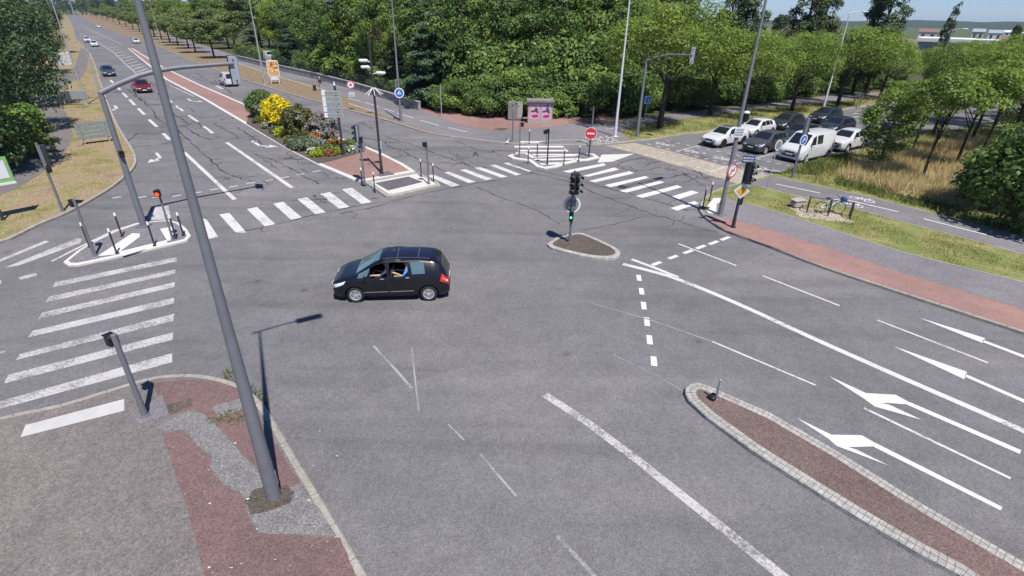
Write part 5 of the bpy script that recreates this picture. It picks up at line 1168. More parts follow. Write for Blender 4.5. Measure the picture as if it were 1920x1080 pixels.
Rh = Matrix.Rotation(hero.rotation_euler.z, 3, 'Z')
def incar(x, y, z): v = Rh @ Vector((x, y, z)); return (hero.location.x + v.x, hero.location.y + v.y, z)
person('driver in a dark shirt resting a bare forearm on the open car window', sitting(True), 'cloth_navy', 'cloth_black', incar(.26, .44, .63), hero.rotation_euler.z)
person('rear passenger in a bright blue shirt inside the black car', sitting(False), 'cloth_blue', 'cloth_olive', incar(-.50, .50, .68), hero.rotation_euler.z)
wk = dict(pelvis=(0, 0, .92, .13, None, 2), waist=(0, 0, 1.05, .12, 'pelvis', 1), chest=(.02, 0, 1.28, .15, 'waist', 1), neckb=(.02, 0, 1.42, .07, 'chest', 1), neck=(.03, 0, 1.48, .055, 'neckb', 0), head=(.05, 0, 1.56, .085, 'neck', 0), crown=(.05, 0, 1.67, .078, 'head', 0), nose=(.15, 0, 1.58, .018, 'head', 0))
for s, k in (('l', 1), ('r', -1)):
    wk['sh_' + s] = (.02, k * .18, 1.36, .06, 'chest', 1); wk['el_' + s] = (-.04 * k - .02, k * .24, 1.1, .045, 'sh_' + s, 1); wk['wrist_' + s] = (.06 - .08 * k, k * .24, .88, .032, 'el_' + s, 0); wk['hand_' + s] = (.09 - .1 * k, k * .24, .80, .034, 'wrist_' + s, 0)
    wk['hip_' + s] = (0, k * .09, .86, .10, 'pelvis', 2); wk['knee_' + s] = (.10 * k + .04, k * .1, .48, .065, 'hip_' + s, 2); wk['ank_' + s] = (.20 * k - .04, k * .1, .09, .045, 'knee_' + s, 2); wk['toe_' + s] = (.20 * k + .13, k * .1, .04, .04, 'ank_' + s, 3)
p = g(602, 170, zt); person('pedestrian in dark top and pale jeans walking on the far path', wk, 'cloth_black', 'cloth_jeans', (p.x, p.y, zt), aO, hat='cloth_cream')
q = p + Vector((-.75, -.25, 0)); t = thing('shopping_trolley', 'dark wheeled bag pulled along beside the walking pedestrian', 'bag', (q.x, q.y, zt), aO)
b = MB(); b.box((0, 0, .42), (.34, .38, .6), 0, bev=.06); b.build('bag', 'cloth_black', t, True)
b = MB(); b.tube([(-.1, 0, .7), (.2, .1, 1.0)], .015, 0, 6); b.build('handle', 'pole_dark', t)
for s in (-.2, .2): b = MB(); b.disc((-.08, s, .1), .1, (0, 1, 0), 0, .04, 14); b.build('wheel', 'rubber', t)
# ------------------------------------------------------------------ vegetation
NR = np.random.default_rng(11)
leafmat('leaf_wood', (0.150, 0.240, 0.068), .5, .38, .5); leafmat('leaf_bright', (0.205, 0.305, 0.05), .45, .35, .8); leafmat('leaf_cedar', (0.058, 0.108, 0.060), .5, .08, 0, .6)
leafmat('leaf_poplar', (0.070, 0.110, 0.042), .5, .2); leafmat('leaf_street', (0.205, 0.305, 0.062), .4, .42, .6); leafmat('leaf_plane', (0.175, 0.235, 0.075), .4, .3, .5)
leafmat('leaf_dark', (0.058, 0.108, 0.044), .55, .2); leafmat('leaf_hedge', (0.16, 0.255, 0.05), .45, .3, .5); leafmat('leaf_yellow', (0.72, 0.60, 0.015), .30, .25); leafmat('leaf_olive', (0.135, 0.145, 0.048), .5, .2)
leafmat('leaf_silver', (0.24, 0.27, 0.23), .4, .15); leafmat('leaf_sage', (0.16, 0.20, 0.12), .45, .15); leafmat('petal_white', (0.75, 0.74, 0.68), .2, .2); leafmat('petal_orange', (0.65, 0.20, 0.02), .4, .2); leafmat('petal_red', (0.45, 0.04, 0.05), .4, .2); leafmat('leaf_lime', (0.30, 0.36, 0.03), .3, .3)
leafmat('blade_dry', (0.60, 0.49, 0.27), .4, .3, .3, .7); leafmat('blade_mixed', (0.30, 0.285, 0.11), .55, .3, .3, .7); leafmat('blade_green', (0.12, 0.165, 0.042), .5, .3, .3, .7)
ground_mix('bark', [(0.3, (.035, .028, .022)), (0.7, (.085, .07, .055))], 2, 14)

def quads(name, Pn, Nn, size, tint, m, parent=None, asp=.55, loc=(0, 0, 0)):
    n = len(Pn); Nn = Nn / np.maximum(1e-6, np.linalg.norm(Nn, axis=1, keepdims=True))
    r = NR.normal(size=(n, 3)); T = np.cross(Nn, r); T /= np.maximum(1e-6, np.linalg.norm(T, axis=1, keepdims=True)); B = np.cross(Nn, T)
    s = np.asarray(size).reshape(-1, 1) * np.ones((n, 1))
    V = np.stack([Pn - T * s, Pn + B * s * asp + Nn * s * .18, Pn + T * s, Pn - B * s * asp + Nn * s * .18], 1).reshape(-1, 3)
    return rawmesh(name, V, 4, np.repeat(tint, 4), m, parent, loc)
def rawmesh(name, V, k, tint, m, parent=None, loc=(0, 0, 0)):
    nv = len(V); nf = nv // k; me = bpy.data.meshes.new(name)
    me.vertices.add(nv); me.vertices.foreach_set('co', V.astype(np.float32).ravel())
    me.loops.add(nv); me.loops.foreach_set('vertex_index', np.arange(nv, dtype=np.int32))
    me.polygons.add(nf); me.polygons.foreach_set('loop_start', np.arange(0, nv, k, dtype=np.int32)); me.polygons.foreach_set('loop_total', np.full(nf, k, dtype=np.int32))
    at = me.attributes.new('tint', 'FLOAT', 'POINT'); at.data.foreach_set('value', np.asarray(tint, np.float32)); me.materials.append(MATS[m]); me.update(calc_edges=True)
    o = bpy.data.objects.new(name, me); COL.objects.link(o); o.location = loc
    if parent is not None: o.parent = parent
    return o
def unit(n):
    v = NR.normal(size=(n, 3)); return v / np.linalg.norm(v, axis=1, keepdims=True)
def clumpy(rx, rz, cz, nc, rc, nl, lobes=5, up=.25, low=-1.0, inner=.5, amp_=.28):
    """leaf positions in clumps over an uneven ellipsoid"""
    D = unit(nc * 3); D = D[D[:, 2] > low][:nc]; nc = len(D)
    L = unit(lobes); amp = 1 + amp_ * np.max(np.maximum(0, D @ L.T) ** 3, axis=1) - .57 * amp_ + NR.normal(0, .06, nc)
    rad_ = (inner + (1 - inner) * NR.random(nc) ** .55) * amp
    C = D * rad_[:, None] * np.array([rx, rx, rz]) + np.array([0, 0, cz])
    R_ = rc * NR.uniform(.6, 1.35, nc); w = R_ ** 2; k = NR.choice(nc, nl, p=w / w.sum())
    d = unit(nl); d[:, 2] += up; d /= np.linalg.norm(d, axis=1, keepdims=True)
    ok = np.einsum('ij,ij->i', d, D[k]) > -.35; d = d[ok]; k = k[ok]
    P_ = C[k] + d * (R_[k] * NR.uniform(.55, 1.12, len(k)))[:, None] * np.array([1.1, 1.1, .85])
    N_ = d + .55 * NR.normal(size=d.shape) + np.array([0, 0, .35])
    ct = NR.uniform(.15, .85, nc); t = np.clip(ct[k] + NR.normal(0, .16, len(k)), 0, 1)
    return P_, N_, t, C
def trunk_mesh(t, h, r, C, nb=7, name='trunk', lean=.03):
    b = MB(); rr = random.Random(int(h * 100))
    pts = [(rr.uniform(-lean, lean) * z, rr.uniform(-lean, lean) * z, z) for z in (0, h * .3, h * .6, h)]; pts[0] = (0, 0, -.1)
    b.tube(pts, [r * 1.25, r, r * .8, r * .35], 0, 8)
    idx = list(range(len(C))); rr.shuffle(idx)
    for i in idx[:nb]:
        c = C[i]; z0 = h * rr.uniform(.45, .9); z0 = min(z0, max(.3, c[2] - .3))
        f = z0 / h; b.tube([(pts[3][0] * f, pts[3][1] * f, z0), (c[0] * .45, c[1] * .45, z0 + (c[2] - z0) * .55), (c[0] * .92, c[1] * .92, c[2])], [r * .45, r * .28, r * .08], 0, 6)
    return b.build(name, 'bark', t, True)
PROTO = {}
def proto(kind, k, name, label, cat, group, rx, rz, cz, trunk_h, tr, m, nl, leaf, nc=60, rc=.22, asp=.55, up=.25, low=-1., lobes=5, nb=8, inner=.5):
    t = thing(name, label, cat, (0, 0, 0), 0, group)
    P_, N_, tn, C = clumpy(rx, rz, cz, nc, rc * rx, nl, lobes, up, low, inner)
    P_[:, 2] = np.maximum(P_[:, 2], .05)
    quads('crown', P_, N_, leaf * NR.uniform(.7, 1.3, len(P_)), tn, m, t, asp)
    if trunk_h: trunk_mesh(t, trunk_h, tr, C, nb)
    PROTO.setdefault(kind, []).append([t, False, cz + rz])
def cedar(kind, k, H_, Lb, label, group):
    t = thing('cedar_tree', label, 'tree', (0, 0, 0), 0, group); Ps, Ns, Ts = [], [], []; b = MB(); b.tube([(0, 0, -.1), (0, 0, H_ * .5), (0, 0, H_ * .97)], [.42, .25, .04], 0, 8)
    z = 1.0
    while z < H_ * .98:
        f = z / H_; Lz = Lb * (1 - f) ** .75 * NR.uniform(.85, 1.1) + .25; nb = int(5 + 5 * (1 - f))
        for j in range(nb):
            a = NR.uniform(0, 6.283); l = Lz * NR.uniform(.65, 1.15); n = int(46 * l)
            s = NR.random(n) ** .7; w = (.10 + .26 * np.sin(np.pi * np.clip(s * .9 + .1, 0, 1))) * l
            side = NR.uniform(-1, 1, n) * w; zz = z + .10 * l * s - .30 * l * s ** 2 - np.abs(side) * .22 + NR.normal(0, .07, n)
            Ps.append(np.stack([np.cos(a) * l * s - np.sin(a) * side, np.sin(a) * l * s + np.cos(a) * side, zz], 1))
            Ns.append(np.stack([np.cos(a) * .35 + NR.normal(0, .35, n), np.sin(a) * .35 + NR.normal(0, .35, n), np.ones(n)], 1)); Ts.append(np.clip(NR.uniform(.2, .8) + .25 * (s - .5) + NR.normal(0, .12, n), 0, 1))
            if j % 2 == 0: b.tube([(0, 0, z), (np.cos(a) * l * .5, np.sin(a) * l * .5, z), (np.cos(a) * l * .95, np.sin(a) * l * .95, z - .2 * l)], [.09, .05, .015], 0, 5)
        z += H_ * NR.uniform(.035, .06)
    P_ = np.concatenate(Ps); quads('crown', P_, np.concatenate(Ns), .20 * NR.uniform(.7, 1.3, len(P_)), np.concatenate(Ts), 'leaf_cedar', t, .4); b.build('trunk', 'bark', t, True)
    PROTO.setdefault(kind, []).append([t, False, H_])
GW = 'trees of the wood behind the far path'; GS = 'street trees beside the roads'; GB = 'bushes along the wood edge'
for k in range(3): proto('wood', k, 'broadleaf_tree', '', 'tree', GW, 3.6, 6.2, 8.0, 11, .26, 'leaf_wood', 17000, .135, 120, .22, .6, low=-.97)
for k in range(2): proto('bright', k, 'broadleaf_tree', '', 'tree', GW, 3.7, 5.2, 7.2, 10, .24, 'leaf_bright', 14000, .15, 100, .24, .62)
for k in range(4): proto('street', k, 'street_tree', '', 'tree', GS, 3.5, 2.8, 6.3, 5.6, .17, 'leaf_street', 17000, .115, 85, .27, .42, low=-.55, nb=10)
for k in range(2): proto('plane', k, 'street_tree', '', 'tree', GS, 2.7, 2.4, 4.9, 4.4, .14, 'leaf_plane', 10000, .15, 70, .27, .6, low=-.7)
for k in range(2): proto('poplar', k, 'poplar_tree', '', 'tree', GW, 2.2, 7.5, 9.0, 14, .25, 'leaf_poplar', 17000, .155, 130, .34, .55, .5)
for k in range(3): proto('bush', k, 'bush', '', 'bush', GB, 1.9, 1.9, 1.5, 1.6, .07, 'leaf_wood', 7500, .11, 52, .30, .6, low=-.6, nb=5)
for k in range(2): proto('lightbush', k, 'bush', '', 'bush', GB, 1.7, 1.5, 1.2, 1.3, .06, 'leaf_hedge', 4200, .125, 40, .30, .6, low=-.6, nb=5)
for k in range(2): proto('dark', k, 'broadleaf_tree', '', 'tree', GS, 4.6, 5.4, 6.6, 9, .3, 'leaf_dark', 12500, .19, 100, .25, .5, low=-.95)
for k in range(2): proto('young', k, 'young_tree', '', 'tree', GS, 2.4, 3.0, 4.2, 4.6, .085, 'leaf_hedge', 9000, .125, 60, .27, .5, low=-.9, nb=9)
for k in range(3): proto('sapling', k, 'young_tree', '', 'tree', GS, 1.75, 1.7, 5.4, 5.4, .075, 'leaf_street', 6500, .105, 40, .30, .5, low=-.5, nb=9)
for k in range(2): cedar('cedar', k, 15.0 + 2 * k, 4.6, '', GW)
def plant(kind, x, y, label, h=None, rz=None, group=None, z=Z1 - .02, sc=1.0, wide=1.0, k=None):
    L = PROTO[kind]; e = L[NR.integers(len(L)) if k is None else k % len(L)]; s = (h / e[2]) if h else sc * NR.uniform(.9, 1.12)
    rz = NR.uniform(0, 6.28) if rz is None else rz
    if not e[1]:
        e[1] = True; t = e[0]; t.location = (x, y, z); t.rotation_euler = (0, 0, rz); t['label'] = label; t.scale = (s * wide, s * wide, s)
        if group: t['group'] = group
        return t
    return dup(e[0], (x, y, z), rz, label, group, (s * wide, s * wide, s))
def plant_px(kind, px, py, label, top=None, **kw):
    p = g(px, py, Z1); return plant(kind, p.x, p.y, label, h=(hz(p, top) - Z1 if top is not None else kw.pop('h', None)), **kw)

# wood edge: bushes from the wall's end to the mast, then along the far path
i = 0
for px, py, hh, kd in [(800, 199, 1.9, 'bush'), (822, 203, 2.4, 'bush'), (846, 208, 3.0, 'bush'), (872, 213, 3.4, 'bush'), (893, 215, 2.2, 'lightbush'), (915, 217, 3.3, 'bush'), (940, 217, 3.9, 'bush'), (968, 216, 4.3, 'bush'), (1000, 210, 4.6, 'bush'), (1030, 211, 4.2, 'bush'), (1052, 220, 2.4, 'lightbush'), (1075, 217, 3.8, 'bush'), (1104, 216, 4.5, 'bush'), (1135, 214, 5.0, 'bush'), (1166, 212, 4.6, 'bush'), (1195, 208, 3.6, 'bush'), (1222, 207, 2.2, 'lightbush'), (1250, 205, 3.4, 'bush'), (1276, 203, 3.8, 'bush'), (1300, 200, 2.0, 'lightbush'), (1322, 200, 3.6, 'bush'), (1350, 197, 3.9, 'bush'), (1375, 193, 2.2, 'lightbush'), (1402, 193, 3.9, 'bush'), (1430, 190, 3.6, 'bush'), (1462, 186, 3.8, 'bush'), (1495, 182, 3.4, 'bush'), (1530, 178, 3.6, 'bush'), (1562, 174, 1.8, 'lightbush'), (1596, 171, 3.4, 'bush'), (1630, 168, 3.2, 'bush'), (1665, 164, 3.2, 'bush')]:
    i += 1; nx = ['just past the stone wall end', 'behind the bare pale pole', 'left of the kiosk', 'beside the dark cabinet', 'behind the poster kiosk', 'right of the kiosk', 'behind the no entry sign', 'by the pale lamp post', 'behind the mast signal', 'behind the white waiting cars', 'behind the litter bin', 'behind the curved lamp post', 'by the dark notice board']
    where = nx[min(len(nx) - 1, int((i - 1) * len(nx) / 32))]
    plant_px(kd, px, py - 2, ('pale green low bush ' if kd == 'lightbush' else 'dense green bush ') + where + (' at the wood edge'), h=hh, wide=1.15)
for px, py, hh in [(835, 193, 5.0), (885, 199, 6.2), (925, 203, 6.5), (985, 200, 7.0), (1060, 205, 7.5), (1120, 203, 7.5), (1180, 199, 7.0), (1270, 192, 5.5), (1330, 187, 5.2), (1400, 182, 5.0), (1470, 175, 5.0), (1540, 168, 4.8), (1610, 160, 4.6)]:
    plant_px('bush', px, py, 'tall bushy shrub in the second row of the wood edge', h=hh, wide=.95)
# hedge and shrubs behind the wall
for px, py, hh, kd, lb in [(455, 108, 2.6, 'bush', 'dark hedge bush behind the wall at its far end'), (480, 114, 2.4, 'bush', 'dark hedge bush behind the wall near the poster'), (505, 121, 2.6, 'bush', 'dark hedge bush behind the advertising panel'), (530, 126, 3.0, 'bush', 'hedge bush right of the advertising panel'), (575, 137, 3.4, 'bush', 'dark bush behind the pedestrian'), (612, 146, 3.8, 'lightbush', 'tall fresh green bush behind the ringed sign'), (645, 154, 4.0, 'lightbush', 'fresh green rounded bush behind the fence'), (680, 163, 3.2, 'bush', 'dark bush behind the fence near the dark mast'), (712, 172, 2.6, 'bush', 'low bush behind the fence left of the blue sign'), (742, 182, 2.0, 'bush', 'low bush behind the fence at the blue sign'), (775, 190, 1.6, 'bush', 'low bush at the end of the fence')]:
    plant_px(kd, px, py - 3, lb, h=hh, wide=1.1)
# named trees of the wood
for kd, px, py, hh, lb in [('cedar', 478, 98, 13, 'dark spreading cedar behind the poster panel'), ('cedar', 560, 122, 15, 'tall dark cedar behind the pedestrian'), ('cedar', 600, 128, 13, 'dark blue green cedar left of the bright tree'), ('bright', 520, 100, 12, 'bright yellow green tree between two cedars'), ('bright', 668, 148, 13, 'bright yellow green tree behind the stacked direction sign'), ('bright', 715, 152, 12, 'bright yellow green tree behind the dark mast'), ('bright', 440, 85, 11, 'bright green tree at the end of the plane row'),
                         ('cedar', 812, 196, 16, 'great cedar with layered boughs right of the blue cycle sign'), ('cedar', 770, 168, 14, 'cedar behind the lamp post with the blue sign'), ('wood', 868, 196, 14, 'leafy tree right of the great cedar'), ('wood', 905, 190, 15, 'leafy tree left above the kiosk'), ('wood', 960, 192, 15, 'leafy tree straight behind the kiosk'), ('wood', 1030, 196, 16, 'tall leafy tree right above the kiosk'), ('wood', 1085, 192, 16, 'tall leafy tree behind the no entry sign'), ('wood', 1150, 192, 15, 'tall leafy tree behind the pale lamp post'), ('bright', 1000, 180, 14, 'lighter green tree showing between dark crowns above the kiosk')]:
    plant_px(kd, px, py, lb, h=hh)
# rows deeper in the wood
n = 0
for row, y0 in enumerate((66, 74, 83, 94, 108, 125)):
    for j in range(9 + row):
        x = -34 - row * 5 + (62 + row * 9) * (j + NR.uniform(.1, .9)) / (9 + row); y = y0 + NR.uniform(-3, 3) + max(0, -x - 6) * .35
        wy = 61 + max(0, -10.8 - x) * 1.24 + (max(0, -60 - x) * .2)
        if x > 13 + row * 2 or y < wy + 5: continue
        kd = NR.choice(['wood', 'wood', 'wood', 'bright', 'cedar']); plant(kd, x, y, 'tall tree standing deep in the wood above the kiosk and wall', h=NR.uniform(13, 18), group='trees deep in the wood'); n += 1
# street trees by the back road
for px, py, tp, lb in [(1236, 240, 8, 'largest street tree with a forked dark trunk beside the far mast'), (1393, 219, 62, 'street tree with dark trunk behind the litter bin'), (1483, 209, 66, 'street tree with slim dark trunk behind the black waiting cars'), (1569, 199, 52, 'street tree beside the curved white lamp post'), (1648, 186, 82, 'street tree with leaning trunk right of the dark notice board'), (1725, 170, 90, 'street tree behind the right hand cluster'), (1330, 214, 60, 'street tree half hidden behind the first two')]:
    plant_px('street', px, py, lb, top=tp, wide=1.25)
for j in range(16):
    x = 20 + j * 7.5 + NR.uniform(-2, 2); y = 70 + j * 4.8 + NR.uniform(-2, 3)
    plant('street' if j % 3 else 'wood', x, y + 8, 'tree in the second row behind the street trees of the back road', h=NR.uniform(7, 8.3) if j < 6 else NR.uniform(5.6, 6.6), group='second row trees of the back road')
for px, d, hh, lb in [(1345, 84, 15.5, 'tall poplar cutting into the sky left of the lamp post'), (1322, 88, 14, 'poplar just left of a taller poplar against the sky'), (1210, 80, 14.5, 'dark poplar above the big street tree'), (1245, 82, 13.5, 'second dark poplar above the big street tree'), (1450, 88, 15.5, 'poplar right behind the tall galvanised lamp post'), (1478, 92, 14, 'poplar against the sky right of its neighbour'), (1582, 96, 16, 'rightmost tall poplar reaching the top of the picture'), (1560, 99, 12.5, 'smaller poplar beside the rightmost tall one'), (1408, 120, 11.5, 'distant dark tree between two poplars')]:
    q = g(px, 300); v = Vector((q.x, q.y)).normalized() * d; plant('poplar', v.x, v.y, lb, h=hh)
# right hand cluster in the dry grass
for kd, px, py, tp, wd, lb in [('young', 1648, 309, 168, 1.15, 'young tree by the kerb whose crown hides the end of the car row'), ('sapling', 1709, 286, 150, 1.25, 'young tree with short trunk just right of the kerb tree'), ('sapling', 1728, 336, 135, 1.2, 'slim leaning tree nearest the cycle path in the dry grass'), ('sapling', 1791, 313, 125, 1.25, 'slim tree in the middle of the dry grass'), ('sapling', 1836, 296, 115, 1.25, 'slim tree in the right of the dry grass'), ('street', 1775, 232, 85, .8, 'broad crowned tree behind the slim trees'), ('street', 1865, 236, 72, .85, 'broad crowned tree at the back of the grass'), ('wood', 1905, 262, 60, .9, 'dark tall tree cut by the right picture edge'), ('street', 1748, 256, 92, .85, 'broad tree behind the first slim trees'), ('street', 1822, 262, 88, .85, 'broad tree between slim trees and back road'), ('street', 1888, 278, 92, .9, 'broad tree near the right edge behind the dark bush'), ('sapling', 1665, 262, 150, 1.1, 'small tree behind the kerb tree'), ('lightbush', 1690, 235, 190, 1.0, 'low bright tree behind the kerb tree'), ('wood', 1960, 300, 40, .9, 'dark tree just beyond the right picture edge'),
                              ('bush', 1885, 400, 262, 1.1, 'dark dense bush at the right end of the dry grass'), ('bush', 1935, 425, 240, 1.1, 'dark dense bush cut by the right picture edge'), ('bush', 1862, 345, 275, 1.0, 'smaller bush behind the dark dense bush'), ('lightbush', 1915, 330, 240, 1.1, 'lighter bush behind the dark dense bush')]:
    plant_px(kd, px, py, lb, top=tp, wide=wd)
for j in range(14):
    x = 48 + NR.uniform(0, 60); y = 48 + NR.uniform(0, 40)
    if y > 52 + (x - 40) * .62: y -= 14
    plant(NR.choice(['street', 'wood', 'young']), x, y, 'tree in the thicket behind the right hand dry grass', h=NR.uniform(6.5, 8.8), group='thicket trees on the right')
# left side
for kd, px, py, hh, wd, lb in [('dark', 22, 250, 9.5, 1.0, 'big dark tree overhanging the left footpath'), ('dark', 52, 200, 10.5, 1.0, 'dark tree behind the overhanging one'), ('dark', -40, 330, 9.0, 1.0, 'dark tree at the left picture edge'), ('dark', 58, 140, 10.5, 1.0, 'dark tree left of the white boards'), ('dark', 92, 100, 11, 1.0, 'dark tree far along the left footpath'), ('dark', 0, 150, 12, 1.0, 'dark tree behind the left row'), ('lightbush', 8, 296, 3.2, 1.2, 'bright green rounded hedge at the left edge of the footpath'), ('lightbush', 40, 272, 3.0, 1.1, 'bright green hedge end in front of the dark tree'), ('bush', -30, 320, 3.0, 1.2, 'dark hedge left of the notice board'), ('bush', 30, 255, 2.6, 1.1, 'dark low bush under the overhanging tree')]:
    plant_px(kd, px, py, lb, h=hh, wide=wd)
for j in range(16):
    t_ = j / 15; p = g(96 + 18 * min(1, t_ * 1.5), 88 - 62 * min(1, t_ * 1.02)); plant('dark' if j % 2 else 'wood', p.x - 6 - NR.uniform(0, 8), p.y - 4, 'tree in the row along the left side of the avenue', h=NR.uniform(9, 12), group='trees along the left of the avenue')
for k, (px, py) in enumerate([(402, 109), (367, 99), (354, 91), (334, 85), (319, 80), (303, 74), (290, 69), (275, 64), (262, 59), (250, 55), (237, 50), (225, 46), (213, 42), (202, 39), (192, 36), (182, 33), (172, 31)]):
    plant_px('plane', px, py, ['olive green plane tree nearest the mast arm in the avenue row', 'olive green plane tree in the front row beside the avenue'][min(1, k)], h=NR.uniform(7.2, 8.4), wide=1.25, group='plane trees in the avenue row')
for k, (px, py) in enumerate([(430, 92), (395, 82), (362, 73), (330, 65), (300, 57), (270, 50), (245, 44), (222, 38), (200, 33), (182, 29)]):
    plant_px('plane', px, py, 'plane tree in the back row beside the avenue', h=NR.uniform(8.5, 10), wide=1.3, group='plane trees in the back row')
for j in range(60):
    t_ = NR.random(); x = -60 - 420 * t_; y = 110 + 540 * t_ + NR.uniform(20, 110); plant(NR.choice(['wood', 'bright', 'plane']), x, y, 'distant tree of the wood beyond the avenue', h=NR.uniform(11, 16), group='distant trees beyond the avenue')
for j in range(40):
    x = -660 + NR.uniform(-90, 190); y = 770 + NR.uniform(-40, 120); plant(NR.choice(['wood', 'dark']), x, y, 'distant tree closing the end of the avenue', h=NR.uniform(15, 26), sc=1, group='distant trees at the end of the avenue')
for j in range(40):
    x = NR.uniform(60, 330); y = NR.uniform(120, 260) + x * .15
    plant(NR.choice(['wood', 'street', 'dark']), x, y, 'distant tree in the valley beyond the back road', h=NR.uniform(3, 4.6), group='distant trees in the valley')
for px, d, hh, lb in [(1690, 180, 14.5, 'lone ragged tall tree against the sky'), (1805, 150, 10.6, 'thin dark poplar far right of the white lantern'), (1897, 170, 9.6, 'small dark poplar near the right edge'), (1870, 175, 9.4, 'small dark conifer near the right edge')]:
    q = g(px, 300); v = Vector((q.x, q.y)).normalized() * d; plant('poplar', v.x, v.y, lb, h=hh, wide=.55)

# flower bed
def bedplant(kind, px, py, r, hgt, m, label, nl=1500, leaf=.06, name='shrub', cat='shrub', petals=None):
    p = g(px, py, .15); t = thing(name, label, cat, (p.x, p.y, .15), 0, 'plants in the flower bed')
    nl = int(nl * 2.1); leaf *= 1.35
    P_, N_, tn, C = clumpy(r, hgt * .54, hgt * .47, 60, r * .30, nl, 4, .3, -.9, .75, .06); P_[:, 2] = np.maximum(P_[:, 2], .02)
    o = quads('foliage', P_, N_, leaf * NR.uniform(.7, 1.3, len(P_)), tn, m, t, .5); trunk_mesh(t, hgt * .5, r * .05, C, 6, 'stem')
    if petals:
        k = NR.choice(len(P_), petals[1]); quads('blossom', P_[k] + N_[k] * .02 + np.array([0, 0, .03]), N_[k] + np.array([0, 0, .8]), leaf * .9 * np.ones(len(k)), NR.random(len(k)), petals[0], t, .9)
    return t
bedplant(0, 494, 219, 1.15, 2.4, 'leaf_sage', 'dark grey green bush at the far end of the flower bed', 2600, .075).children[0].data.materials[0] = MATS['leaf_wood']
bedplant(0, 523, 236, 1.25, 2.35, 'leaf_yellow', 'brilliant yellow rounded bush in the flower bed', 3200, .085)
bedplant(0, 566, 261, 1.15, 2.7, 'leaf_olive', 'olive brown rounded bush in the middle of the flower bed', 3400, .08)
bedplant(0, 607, 262, 1.05, 1.9, 'leaf_silver', 'silvery rounded bush with red flowers behind the direction sign', 2400, .07, petals=('petal_red', 120))
bedplant(0, 577, 279, 1.0, .8, 'leaf_sage', 'low sage green mound at the near edge of the bed', 1900, .06)
bedplant(0, 535, 255, .75, .6, 'leaf_lime', 'low lime green mound below the yellow bush', 1300, .06)
bedplant(0, 505, 240, .6, .5, 'leaf_sage', 'small mound with white flowers at the left of the bed', 900, .055, petals=('petal_white', 160))
bedplant(0, 488, 229, .6, .55, 'leaf_olive', 'small brownish mound at the far tip of the bed', 900, .055)
bedplant(0, 596, 265, .5, .7, 'petal_orange', 'orange flowering clump in front of the silvery bush', 700, .06)
bedplant(0, 628, 276, .5, .6, 'leaf_olive', 'clump with orange and yellow flowers beside the sign post', 800, .055, petals=('petal_orange', 200))
bedplant(0, 612, 287, .6, .5, 'leaf_wood', 'low green clump before the sign post', 900, .055, petals=('leaf_yellow', 60))
bedplant(0, 594, 293, .38, .4, 'leaf_lime', 'small lime yellow clump at the near corner of the bed', 500, .055)
bedplant(0, 585, 288, .35, .35, 'leaf_wood', 'small clump of white flowers by the lime yellow clump', 400, .05, petals=('petal_white', 160))
bedplant(0, 632, 288, .36, .4, 'leaf_lime', 'lime green clump at the foot of the sign post', 450, .055)
bedplant(0, 620, 291, .4, .3, 'leaf_wood', 'low clump of red flowers at the bed edge', 450, .05, petals=('petal_red', 140))
bedplant(0, 656, 279, .55, .6, 'leaf_wood', 'dark green clump right of the sign post', 800, .055)
bedplant(0, 662, 284, .42, .35, 'leaf_wood', 'low clump of white flowers right of the sign post', 500, .05, petals=('petal_white', 190))
bedplant(0, 672, 280, .45, .5, 'leaf_hedge', 'fresh green clump at the right end of the bed', 600, .055)
bedplant(0, 548, 268, .6, .5, 'leaf_olive', 'olive mound in front of the olive bush', 900, .055)

for x_, y_, r_b, h_b, m_b, lb in [(519, 249, .55, .45, 'leaf_sage', 'grey green mound below the yellow bush'), (527, 255, .5, .5, 'leaf_lime', 'yellowish mound left of the lime green one'), (555, 276, .6, .55, 'leaf_sage', 'grey mound before the olive bush'), (563, 281, .5, .4, 'leaf_hedge', 'fresh green mound at the near bed edge'), (598, 278, .7, .7, 'leaf_silver', 'pale silver mound in the middle of the low plants'), (640, 284, .5, .45, 'leaf_sage', 'grey green clump right below the sign post')]:
    bedplant(0, x_, y_, r_b, h_b, m_b, lb, 800, .055)
# grass
def inpoly(P_, poly):
    x, y = P_[:, 0], P_[:, 1]; c = np.zeros(len(P_), bool); n = len(poly); j = n - 1
    for i in range(n):
        (xi, yi), (xj, yj) = poly[i], poly[j]
        k = ((yi > y) != (yj > y)) & (x < (xj - xi) * (y - yi) / (yj - yi + 1e-12) + xi); c ^= k; j = i
    return c
def scatter(poly, n, patch=.5):
    a = np.array(poly); lo, hi = a.min(0), a.max(0); P_ = lo + (hi - lo) * NR.random((n * 4, 2)); P_ = P_[inpoly(P_, poly)]
    ph = NR.uniform(0, 6, 6); d = np.sin(P_[:, 0] * 1.3 + ph[0]) * np.sin(P_[:, 1] * 1.1 + ph[1]) + .6 * np.sin(P_[:, 0] * 3.1 + ph[2] + P_[:, 1]) * np.sin(P_[:, 1] * 2.7 + ph[3])
    return P_[NR.random(len(P_)) < .5 + patch * d][:n]
